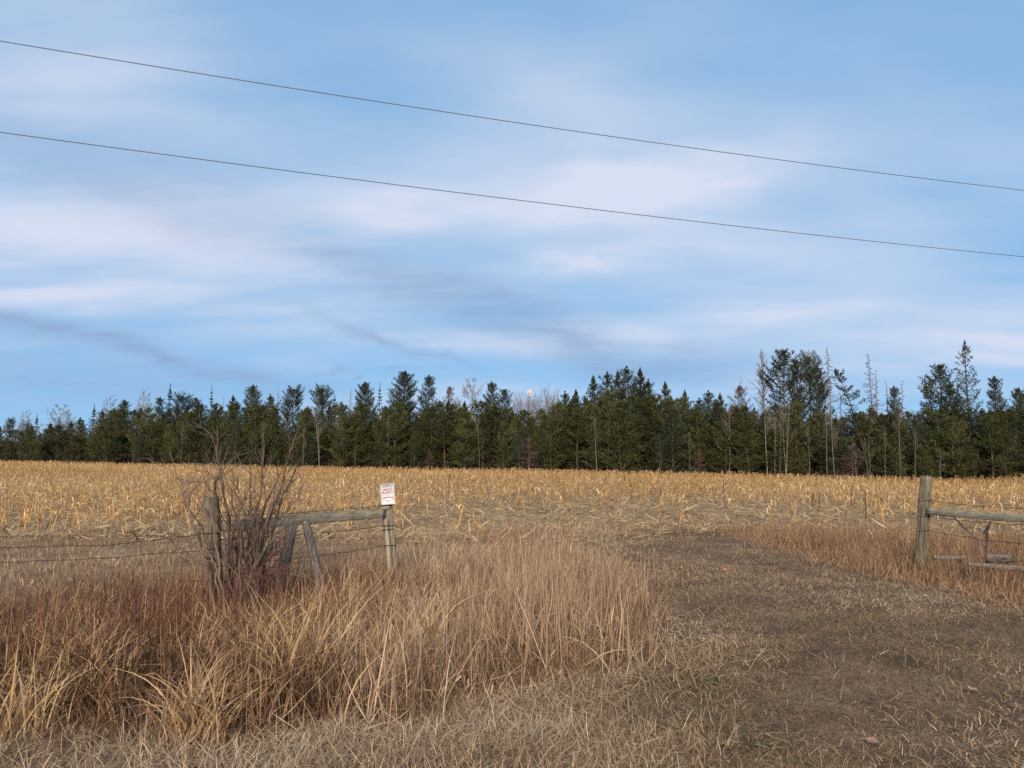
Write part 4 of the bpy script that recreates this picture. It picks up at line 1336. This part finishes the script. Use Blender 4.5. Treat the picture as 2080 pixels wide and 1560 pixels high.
# rows of stalks, roughly along x
rows = np.arange(16.4, 112, 0.78)
SX, SY = [], []
for ry in rows:
    half = 0.72 * ry + 3
    step = 0.24 if ry < 40 else 0.30 if ry < 65 else 0.45
    x = np.arange(-half, half, step) + rng.uniform(-0.09, 0.09, len(np.arange(-half, half, step)))
    y = ry + 0.05 * x * 0.0 + rng.normal(0, 0.07, len(x)) + 0.6 * np.sin(x / 23.0)
    k = (y > field_near(x) + 0.3) & (y < tree_edge(x) - 1.0) & (rng.random(len(x)) < corn_density(x, y))
    SX.append(x[k]); SY.append(y[k])
SX, SY = np.concatenate(SX), np.concatenate(SY)
SZ = gz(SX, SY)
D_ = np.hypot(SX, SY)
vis = np.abs(SX / SY) < 0.665
order = np.argsort(np.where(vis, D_, 1e6))
near_ids = order[:300]
for c, i in enumerate(near_ids):
    sm, lv = CV[rng.integers(0, len(CV))]
    o = empty('corn_stalk', (SX[i], SY[i], SZ[i] - 0.01), rng.uniform(0, 2 * PI))
    s = rng.uniform(0.7, 1.35)
    o.scale = (s, s, s)
    link('stem', sm, M['corn'], o)
    for m_ in lv:
        link('leaf', m_, M['corn'], o)
    tag(o, 'broken dry corn stalk standing in the near strip of the field', 'corn stalk', 'corn stalks in the near strip of the field')
rest = np.ones(len(SX), bool); rest[near_ids] = False
x, y, z = SX[rest], SY[rest], SZ[rest]
n = len(x)
hh = rng.uniform(0.16, 0.56, n) * (0.8 + 0.45 * vnoise(x, y, 5, 21))
root = np.stack([x, y, z], -1)
tip = root + np.stack([rng.normal(0, 0.11, n), rng.normal(0, 0.08, n), hh], -1)
mb = MB()
tn = np.clip(rng.normal(0.48, 0.2, n) + 0.25 * (vnoise(x, y, 7, 31) - 0.5), 0, 1)
mb.add(*stems(root, tip, np.where(np.hypot(x, y) > 50, 0.017, 0.013), tn))
for q, (lo, hi) in enumerate(((0.35, 0.8), (0.6, 1.0), (0.8, 1.0))):
    k = rng.random(n) < (0.95 if q == 0 else 0.8 if q == 1 else 0.35)
    f = rng.uniform(lo, hi, k.sum())[:, None]
    r_ = root[k] + (tip[k] - root[k]) * f
    V, F3, F4, T, _ = ribbons(r_, rng.uniform(0, 2 * PI, k.sum()), rng.uniform(0.1, 1.0, k.sum()), rng.uniform(0.14, 0.42, k.sum()), rng.uniform(0.02, 0.046, k.sum()),
                              rng.uniform(1.4, 3.6, k.sum()), None, 3, np.clip(tn[k] + rng.normal(0.14, 0.2, k.sum()), 0, 1), 0.5, 1, 0.8, rng)
    mb.add(V, F3, F4, T)
tag(link('corn_stubble', mb.mesh('corn_stubble'), M['corn']), 'golden dry corn stubble standing across the far field', 'stubble', None, 'stuff')

# ------------------------------------------------------------------ litter lying on the field
def lay(n, d0, d1, k, keep, L0, L1, w0, w1, seed, lift=0.03, seg=4, amax=0.74, tm=0.5, ts=0.25, arch=0.6):
    rng = np.random.default_rng(seed)
    x, y = polar(n, d0, d1, k, amax, rng)
    q = keep(x, y); q = rng.random(n) < q
    x, y = x[q], y[q]; m_ = len(x)
    root = np.stack([x, y, gz(x, y) + rng.uniform(0.0, lift, m_)], -1)
    V, F3, F4, T, _ = ribbons(root, rng.uniform(0, 2 * PI, m_), rng.normal(1.35, 0.22, m_), rng.uniform(L0, L1, m_), rng.uniform(w0, w1, m_),
                              rng.uniform(-arch * 0.3, arch * 1.1, m_), None, seg, np.clip(rng.normal(tm, ts, m_), 0, 1), 0.5, 0.3, 0.9, rng, 0.03)
    return V, F3, F4, T


mb = MB()
mb.add(*lay(60000, 15.2, 60, 1.4, lambda x, y: np.where(y > field_near(x) - 1.0, 0.62 + 0.6 * vnoise(x, y, 2.2, 41) - 0.25, 0), 0.12, 0.5, 0.012, 0.045, 81, 0.05, 3, tm=0.48, ts=0.24))
mb.add(*lay(2600, 15.5, 34, 1.4, lambda x, y: np.where(y > field_near(x) - 0.4, 0.8, 0), 0.15, 0.45, 0.010, 0.024, 82, 0.05, 4, tm=0.62, ts=0.2))
tag(link('corn_litter', mb.mesh('corn_litter'), M['litter']), 'pale corn leaves and broken stalks strewn over the near field', 'litter', None, 'stuff')

# ------------------------------------------------------------------ grasses
def blades(n, d0, d1, k, keep, h0, h1, w0, w1, lean, curl, seed, seg=5, kinkp=0.15, tm=0.5, ts=0.22, amin=-0.76, amax=0.76, az=None, tn_noise=None, hmod=None, taper=0.8, floor=None, patch=0.0):
    rng = np.random.default_rng(seed)
    x, y = polar(n, d0, d1, k, amax, rng, amin)
    q = rng.random(n) < keep(x, y)
    x, y = x[q], y[q]; m_ = len(x)
    h = rng.uniform(h0, h1, m_)
    if hmod is not None:
        h = h * hmod(x, y)
    tn = rng.normal(tm, ts, m_)
    if tn_noise is not None:
        tn = tn + tn_noise(x, y)
    kink = (np.where(rng.random(m_) < kinkp, rng.uniform(0.3, 0.9, m_), 9.0), rng.normal(0, 1.1, m_))
    A_ = rng.uniform(0, 2 * PI, m_) if az is None else rng.normal(az[0], az[1], m_)
    ln_ = np.abs(rng.normal(lean[0], lean[1], m_))
    if patch:                                             # grass lodged the same way patch by patch
        A_ = 9.0 * vnoise(x, y, patch, seed + 7) + rng.normal(0, 0.8, m_)
        ln_ = ln_ * (0.35 + 2.1 * vnoise(x, y, patch * 0.8, seed + 9) ** 1.5)
    root = np.stack([x, y, gz(x, y) - 0.01], -1)
    V, F3, F4, T, pts = ribbons(root, A_, ln_, h, rng.uniform(w0, w1, m_), rng.normal(curl[0], curl[1], m_), kink, seg,
                                np.clip(tn, 0, 1), taper, 1.0, 0.5, rng, floor)
    return (V, F3, F4, T), pts, tn


def leaves_on(pts, tn, prob, L0, L1, w0, w1, seed, seg=3, curl=(1.6, 0.8)):
    """drooping side leaves part way up the stems"""
    rng = np.random.default_rng(seed)
    k = rng.random(len(pts)) < prob; m_ = int(k.sum()); P_ = pts[k]
    i = rng.integers(1, P_.shape[1] - 1, m_)
    r_ = P_[np.arange(m_), i]
    V, F3, F4, T, _ = ribbons(r_, rng.uniform(0, 2 * PI, m_), rng.uniform(0.2, 1.0, m_), rng.uniform(L0, L1, m_), rng.uniform(w0, w1, m_), rng.normal(*curl, m_), None, seg,
                              np.clip(tn[k] + rng.normal(0.08, 0.18, m_), 0, 1), 0.8, 1, 0.9, rng)
    return V, F3, F4, T


def tall_front(x):
    """near border of the tall grass left of the track"""
    return np.interp(x, [-9, -3.4, -1.7, -0.9, -0.1, 0.6, 1.25, 1.5], [4.3, 4.3, 4.35, 4.75, 5.2, 5.75, 6.4, 7.4]) + 0.7 * (vnoise(x, x * 0, 0.6, 51) - 0.5)


def in_tall(x, y):
    e = smooth(0.0, 1.1, y - tall_front(x))
    r = smooth(0.45, -0.75, x - track_l(y) + 0.5 * (vnoise(x, y, 0.5, 52) - 0.5)) ** 1.3
    return e * r


def centre(x, y):                      # fine upright pinkish grass in the middle
    return in_tall(x, y) * smooth(-2.2, -1.2, x + 0.12 * (y - 6)) * smooth(12.5, 10.2, y) * np.clip(1.5 * vnoise(x, y, 0.33, 53) * (0.5 + vnoise(x, y, 1.1, 153)) - 0.12, 0.05, 1)


def leftside(x, y):
    return in_tall(x, y) * smooth(-0.7, -1.7, x + 0.12 * (y - 6)) * smooth(11.5, 9.3, y) * np.clip(1.7 * vnoise(x, y, 0.38, 54) * (0.45 + vnoise(x, y, 1.2, 154)) - 0.15, 0.05, 1)


# 1. fine tall grass in the middle
tall = MB()
rib, pts, tn = blades(46000, 5.0, 12.5, 1.1, centre, 0.22, 0.64, 0.0035, 0.008, (0.22, 0.20), (0.45, 0.75), 91, 5, 0.38, 0.52, 0.3, -0.48, 0.28,
                      tn_noise=lambda x, y: 0.55 * (vnoise(x, y, 0.5, 55) - 0.5), hmod=lambda x, y: (0.5 + 0.8 * vnoise(x, y, 0.35, 56)) * (1.0 - 0.25 * smooth(7.5, 10, y)), patch=0.55)
TALLSPARSE = 1
tall.add(*rib); tall.add(*leaves_on(pts, tn, 0.7, 0.08, 0.26, 0.004, 0.010, 92, 4, (2.2, 1.0)))
# leaning bundles
rib, pts, tn = blades(15000, 5.0, 11, 1.1, centre, 0.35, 0.8, 0.005, 0.011, (0.6, 0.3), (0.5, 0.6), 93, 6, 0.5, 0.7, 0.25, -0.48, 0.28, az=(1.6, 1.6))
tall.add(*rib)
rib, pts, tn = blades(3600, 5.6, 9.5, 1.1, lambda x, y: centre(x, y) * smooth(-0.9, 0.3, x), 0.65, 0.98, 0.003, 0.005, (0.10, 0.10), (0.15, 0.35), 193, 6, 0.1, 0.8, 0.15, -0.3, 0.28)
tall.add(*rib)
tag(link('tall_tan_grass', tall.mesh('tall_tan_grass'), M['tan']), 'dense fine tan grass standing between sign post and track', 'grass', None, 'stuff')

# 2. left bank: rust coloured grass, golden blades, red stems
rust = MB()
rib, pts, tn = blades(42000, 4.2, 11.5, 1.2, leftside, 0.22, 0.66, 0.005, 0.012, (0.26, 0.2), (0.9, 0.9), 94, 5, 0.4, 0.48, 0.32, -0.78, 0.0,
                      tn_noise=lambda x, y: 0.6 * (vnoise(x, y, 0.6, 57) - 0.5), patch=0.5)
rust.add(*rib); rust.add(*leaves_on(pts, tn, 0.7, 0.10, 0.32, 0.005, 0.011, 95))
tag(link('rust_grass', rust.mesh('rust_grass'), M['rust']), 'thick rust-brown grass on the left bank in front of the fence', 'grass', None, 'stuff')
gold = MB()
rib, pts, tn = blades(17000, 4.3, 10.5, 1.2, lambda x, y: leftside(x, y) * smooth(0.38, 0.7, vnoise(x, y, 0.45, 58)), 0.35, 0.72, 0.008, 0.017, (0.28, 0.2), (1.3, 0.7), 96, 7, 0.3, 0.6, 0.28, -0.78, 0.0, patch=0.3)
gold.add(*rib)
tag(link('golden_grass', gold.mesh('golden_grass'), M['gold']), 'loose golden blades mixed through the left bank', 'grass', None, 'stuff')
red = MB()
rr2 = np.random.default_rng(97)
rib, pts, tn = blades(5200, 5.6, 10.2, 1.1, lambda x, y: leftside(x, y) * smooth(5.8, 7.0, y) * smooth(0.25, 0.6, vnoise(x, y, 1.1, 59) + 0.12) * smooth(-0.4, -1.2, x), 0.5, 0.98, 0.006, 0.011, (0.08, 0.08), (0.12, 0.25), 98, 5, 0.05, 0.5, 0.3, -0.78, -0.05)
red.add(*rib); red.add(*leaves_on(pts, tn, 0.8, 0.08, 0.28, 0.003, 0.006, 99, 3, (-0.2, 0.4)))
tag(link('red_shoots', red.mesh('red_shoots'), M['red']), 'dark red upright shoots crowding the left bank', 'shoots', None, 'stuff')

# 3. matted straw in front of the tall grass
mat_ = MB()
def matted(x, y):
    return smooth(0.55, -0.2, y - tall_front(x)) * smooth(0.9, -0.5, x - track_l(y) - 0.15 + 0.9 * (vnoise(x, y, 0.9, 60) - 0.5)) * (0.45 + 0.7 * vnoise(x, y, 0.5, 61))
rib, pts, tn = blades(62000, 3.3, 7.2, 1.3, matted, 0.08, 0.28, 0.003, 0.0065, (1.25, 0.3), (0.5, 0.9), 100, 4, 0.2, 0.55, 0.25, -0.78, 0.42,
                      tn_noise=lambda x, y: 0.5 * (vnoise(x, y, 0.7, 62) - 0.5), floor=0.045)
mat_.add(*rib)
rib, pts, tn = blades(5000, 3.3, 7.0, 1.3, matted, 0.10, 0.32, 0.003, 0.006, (0.7, 0.35), (0.9, 0.7), 101, 5, 0.3, 0.75, 0.2, -0.78, 0.42)
mat_.add(*rib)
# trampled straw under the tall grass
rib, pts, tn = blades(40000, 4.2, 11.5, 1.2, lambda x, y: in_tall(x, y) * 0.9, 0.12, 0.42, 0.004, 0.008, (1.1, 0.4), (0.3, 0.9), 102, 4, 0.2, 0.4, 0.25, -0.78, 0.3, floor=0.08)
mat_.add(*rib)
tag(link('matted_straw', mat_.mesh('matted_straw'), M['mat']), 'grey matted straw lying along the near verge', 'grass', None, 'stuff')

# 4. short worn grass of the track
def on_track(x, y):
    bare = smooth(0.62, 0.42, vnoise(x, y, 1.6, 63) * 0.6 + vnoise(x, y, 0.5, 64) * 0.4)
    wear = smooth(8.0, 5.0, y + 1.2 * (vnoise(x, y, 0.9, 163) - 0.5)) * smooth(0.5, 2.2, x) * 0.68
    s_ = (x - track_l(y)) / np.maximum(track_r(y) - track_l(y), 0.5) + 0.05 * (vnoise(x, y, 1.2, 164) - 0.5)
    wear = wear + 0.30 * (np.exp(-((s_ - 0.27) / 0.07) ** 2) + np.exp(-((s_ - 0.63) / 0.07) ** 2))
    return smooth(-0.35, 0.25, x - track_l(y)) * smooth(0.3, -0.3, x - track_r(y)) * np.clip(0.62 + 0.5 * bare - wear, 0.36, 1)
short = MB()
rib, pts, tn = blades(170000, 3.3, 17.5, 1.5, on_track, 0.04, 0.14, 0.0031, 0.0064, (1.24, 0.3), (0.7, 0.9), 103, 3, 0.1, 0.64, 0.22, -0.12, 0.80,
                      tn_noise=lambda x, y: 0.75 * (vnoise(x, y, 1.5, 65) - 0.5) + 0.3 * (vnoise(x, y, 0.35, 68) - 0.5), floor=0.03)
short.add(*rib)
rib, pts, tn = blades(6000, 3.4, 16, 1.5, on_track, 0.08, 0.22, 0.0025, 0.0045, (0.95, 0.4), (0.9, 0.8), 104, 4, 0.3, 0.8, 0.18, -0.12, 0.80, floor=0.035)
short.add(*rib)
rib, pts, tn = blades(110000, 3.3, 12, 1.6, lambda x, y: smooth(-0.35, 0.25, x - track_l(y)) * smooth(0.3, -0.3, x - track_r(y)) * (0.45 + 0.55 * vnoise(x, y, 0.6, 165)), 0.03, 0.11, 0.003, 0.006, (1.42, 0.16), (0.3, 0.6), 206, 2, 0.0, 0.52, 0.22, -0.12, 0.80,
                      tn_noise=lambda x, y: 0.6 * (vnoise(x, y, 1.1, 166) - 0.5), floor=0.012)
short.add(*rib)
tag(link('track_grass', short.mesh('track_grass'), M['short']), 'short worn grass and straw covering the track', 'grass', None, 'stuff')

# 5. fringe between the track and the field, right of the gateway and behind the fence
fr = MB()
def fringe_r(x, y):
    return smooth(-0.15, 0.35, x - track_r(y) + 0.3 * (vnoise(x, y, 0.6, 66) - 0.5)) * smooth(0.6, -0.8, y - field_near(x) - 0.3) * np.clip(1.6 * vnoise(x, y, 0.4, 67) * (0.5 + vnoise(x, y, 1.3, 167)) - 0.1, 0.06, 1)
rib, pts, tn = blades(50000, 6.5, 19, 1.2, fringe_r, 0.14, 0.52, 0.005, 0.011, (0.22, 0.18), (0.5, 0.6), 105, 4, 0.3, 0.55, 0.3, 0.22, 0.80,
                      tn_noise=lambda x, y: 0.4 * (vnoise(x, y, 1.0, 69) - 0.5), hmod=lambda x, y: 0.35 + 0.75 * smooth(0, 1.3, x - track_r(y)), patch=0.6)
fr.add(*rib); fr.add(*leaves_on(pts, tn, 0.4, 0.08, 0.22, 0.005, 0.009, 106))
rib, pts, tn = blades(16000, 6.5, 19, 1.2, lambda x, y: smooth(-0.5, 0.2, x - track_r(y)) * smooth(0.6, -0.8, y - field_near(x)), 0.12, 0.36, 0.005, 0.010, (1.1, 0.3), (0.4, 0.8), 205, 4, 0.2, 0.75, 0.25, 0.22, 0.80, floor=0.06)
fr.add(*rib)
tag(link('fringe_grass', fr.mesh('fringe_grass'), M['fringe']), 'reddish tan grass growing around the right fence post', 'grass', None, 'stuff')
back = MB()
def strip(x, y):
    return smooth(9.3, 11.0, y) * smooth(2.2, 0.3, y - field_near(x) - 1.2 * vnoise(x, y, 1.8, 70)) * smooth(0.6, -0.6, x - track_r(y)) * (0.35 + 0.75 * vnoise(x, y, 1.0, 71))
rib, pts, tn = blades(56000, 9.3, 22, 1.2, strip, 0.10, 0.34, 0.005, 0.009, (0.45, 0.35), (0.5, 0.6), 107, 3, 0.2, 0.66, 0.22, -0.76, 0.42,
                      tn_noise=lambda x, y: 0.5 * (vnoise(x, y, 1.7, 72) - 0.5), hmod=lambda x, y: (0.55 + 0.8 * smooth(-3.5, 0.0, x) * smooth(4.0, 1.5, x)) * (1 - 0.68 * smooth(0.0, 0.9, x - track_l(y)) * smooth(17.5, 15.5, y)))
back.add(*rib)
rib, pts, tn = blades(9000, 11, 24, 1.2, lambda x, y: smooth(0.5, 0.8, vnoise(x, y, 1.3, 73)) * smooth(14, 16, y), 0.2, 0.5, 0.004, 0.008, (0.12, 0.1), (0.3, 0.4), 108, 4, 0.2, 0.55, 0.2, -0.76, 0.76)
back.add(*rib)
tag(link('field_edge_grass', back.mesh('field_edge_grass'), M['tan']), 'low tan grass along the near border of the corn field', 'grass', None, 'stuff')

# ------------------------------------------------------------------ golden tufts one can pick out
TUF = [(410, 1395, 'pale arching tuft left of the shrub foot'), (450, 1290, 'small curled tuft at the foot of the shrub'), (590, 1300, 'tall golden tuft just right of the shrub'),
       (625, 1330, 'tallest golden tuft standing before the leaning posts'), (665, 1335, 'golden tuft right of the tallest one'), (700, 1320, 'straight golden tuft below the rail, left of the sign'),
       (545, 1425, 'low arching tuft in front of the shrub'), (605, 1430, 'low golden tuft right of the arching one'), (745, 1350, 'short golden tuft under the sign post'),
       (345, 1400, 'slim golden tuft left of the shrub'), (255, 1340, 'slim upright tuft midway on the left bank'), (75, 1345, 'golden tuft near the left edge'),
       (40, 1490, 'flattened golden tuft at the lower left corner'), (200, 1450, 'upright pale tuft low on the left bank'), (485, 1330, 'windswept tuft beside the shrub foot'),
       (840, 1360, 'lone golden tuft right of the sign post'), (385, 1500, 'broken pale tuft on the near verge'), (560, 1350, 'bushy tuft between the shrub and the tallest tuft'), (645, 1385, 'thick golden tuft low in front of the tallest one'), (720, 1400, 'arching golden tuft low below the sign post'), (680, 1290, 'golden tuft tall enough to cross the longer rotten post'), (520, 1375, 'slanting golden tuft right in front of the shrub'), (150, 1400, 'windswept golden tuft low near the left edge'), (760, 1300, 'narrow golden tuft just left of the sign post foot'), (790, 1240, 'tuft hiding the foot of the sign post')]
rng = np.random.default_rng(120)
for px, py, lab in TUF:
    dd = pix_dir(px, py); p = np.array([0, 0, EYE]) - np.array([0, 0, 0])
    s_ = EYE / -dd[2]
    for _ in range(8):
        q_ = p + dd * s_
        s_ = (float(gz(q_[0], q_[1])) - EYE) / dd[2]
    q_ = p + dd * s_; q_[2] = ground_at(q_) - 0.01
    n = int(rng.integers(80, 120)); big_ = 1.0 if 'tall' in lab or 'golden tuft right' in lab or 'straight' in lab else 0.7
    root = rng.normal(0, 0.10, (n, 3)) * np.array([1, 1, 0])
    V, F3, F4, T, _ = ribbons(root, rng.normal(rng.uniform(-0.6, 0.9), 1.3, n), np.abs(rng.normal(0.18, 0.14, n)), rng.uniform(0.5, 1.0, n) * big_, rng.uniform(0.006, 0.0125, n),
                              rng.normal(1.2, 0.6, n), (np.where(rng.random(n) < 0.2, rng.uniform(0.4, 0.8, n), 9), rng.normal(0.8, 0.5, n)), 8, np.clip(rng.normal(0.8, 0.2, n), 0, 1), 0.7, 1, 0.4, rng)
    o = link('grass_tuft', MB().add(V, F3, F4, T).mesh('grass_tuft'), M['gold'], None, q_)
    tag(o, lab, 'grass tuft', 'golden grass tufts on the left bank')

# ------------------------------------------------------------------ dark weeds in the field
for px, py0, py1, lab in ((1130, 985, 955, 'dark weed stalk in the field middle'), (1267, 1000, 942, 'tallest dark weed stalk breaking the field edge'), (910, 1010, 962, 'dark weed stalk right of the sign, far out'),
                          (1283, 1015, 980, 'short forked weed stalk below the tallest weed'), (1650, 1032, 1000, 'dark broken stalk left of the paired dark stalks'), (1662, 1042, 998, 'straight dark stalk, right one of a pair'),
                          (1760, 1056, 996, 'thick dark weed stalk left of the right post'), (1728, 1030, 985, 'thin dark weed stalk between broken stalks'), (1470, 1015, 975, 'dark thin weed with slanting twig'),
                          (1175, 1000, 975, 'dark seedhead weed right of the field middle')):
    D0 = EYE * F / (py0 - 940)
    D0 = min(D0, 48)
    for _ in range(6):
        b_ = at(px, py0, D0); D0 = D0 * (EYE - ground_at(b_)) / (EYE - b_[2]) if EYE - b_[2] > 0.05 else D0
        D0 = min(max(D0, 14), 48)
    b_ = at(px, py0, D0); b_[2] = ground_at(b_) - 0.02
    t_ = at(px + rng.uniform(-4, 4), py1, D0)
    mb = MB(); pts = np.linspace(b_, t_, 7) + rng.normal(0, 0.008, (7, 3))
    mb.tube(pts, np.linspace(0.014, 0.009, 7) * (1 + D0 / 60), 5, 0.4)
    for q in range(6):
        i = rng.integers(2, 6)
        grow(mb, pts[i], unit(np.array([rng.normal(0, 0.5), rng.normal(0, 0.5), 0.8])), 0.16, 0.006, 0, rng, 0.1, 0.4, (1, 2), 0.1, 0.6, 3, 0.6, 0.004, 3)
    tag(link('weed_stalk', mb.mesh('weed_stalk'), M['weed']), lab, 'weed stalk', 'dark weed stalks in the corn field')

# ------------------------------------------------------------------ leaves and scraps on the track
def leaf_mesh(name, L_, W_, curlk, seed, stemmed=True):
    rng = np.random.default_rng(seed)
    n = 9; t = np.linspace(0, 1, n)
    w = W_ * np.sin(PI * t ** 0.8) ** 0.7 * (1 + 0.18 * np.cos(t * 14))
    V, F4 = [], []
    for i in range(n):
        for s_ in (-1, -0.5, 0, 0.5, 1):
            V.append((t[i] * L_ - L_ / 2, s_ * w[i] / 2, curlk * (abs(s_) ** 1.5 * 0.35 * W_ + 0.25 * L_ * (t[i] - 0.5) ** 2) + rng.normal(0, 0.0015)))
    for i in range(n - 1):
        for j in range(4):
            a = i * 5 + j; F4.append((a, a + 1, a + 6, a + 5))
    mb = MB().add(V, None, F4, 0.5)
    if stemmed:
        mb.tube([(-L_ / 2 - 0.03, 0.004, 0.006), (-L_ / 2, 0, 0.002), (0, 0, 0.002)], 0.0014, 4, 0.2)
    return mb.mesh(name)


M['leafbrown'] = ramp_mat('dry_leaf', [(0, (0.12, 0.075, 0.05)), (0.5, (0.26, 0.175, 0.125)), (1, (0.36, 0.27, 0.20))], 0.8, 0.15, 0.25)
M['orange'] = plain('orange_scrap', (0.75, 0.20, 0.045), 0.6)


def on_ground(px, py):
    dd = pix_dir(px, py); o_ = np.array([0, 0, EYE]); s_ = EYE / -dd[2]
    for _ in range(8):
        q_ = o_ + dd * s_; s_ = (float(gz(q_[0], q_[1])) - EYE) / dd[2]
    q_ = o_ + dd * s_; q_[2] = ground_at(q_) + 0.045
    return q_


for px, py, L_, lab in ((1800, 1480, 0.07, 'pinkish brown dry leaf low on the right of the track'), (1741, 1487, 0.06, 'folded pale leaf left of the pinkish one'), (1977, 1415, 0.08, 'pale curled leaf near the right edge'),
                        (1775, 1524, 0.09, 'brown leaf at the bottom of the track'), (1940, 1500, 0.08, 'grey-brown leaf right of the pinkish one'), (1690, 1462, 0.10, 'long curved corn leaf on the lower track'),
                        (1850, 1420, 0.06, 'small leaf on the bare patch of the track'), (1560, 1510, 0.06, 'small dry leaf in the lower middle')):
    o = link('dry_leaf', leaf_mesh('dry_leaf', L_, L_ * (0.25 if 'long' in lab else 0.6), 0.45, int(px)), M['leafbrown'], None, on_ground(px, py))
    o.rotation_euler = (rng.normal(0.12, 0.12), rng.normal(0, 0.12), rng.uniform(0, 6))
    tag(o, lab, 'leaf', 'dry leaves on the track')
o = link('orange_scrap', leaf_mesh('orange_scrap', 0.065, 0.035, 1.6, 5, False), M['orange'], None, on_ground(1472, 1167) + np.array([0, 0, 0.015]))
o.rotation_euler = (0.5, 0.1, 0.2)
tag(o, 'small bright orange scrap lying on the track', 'scrap')
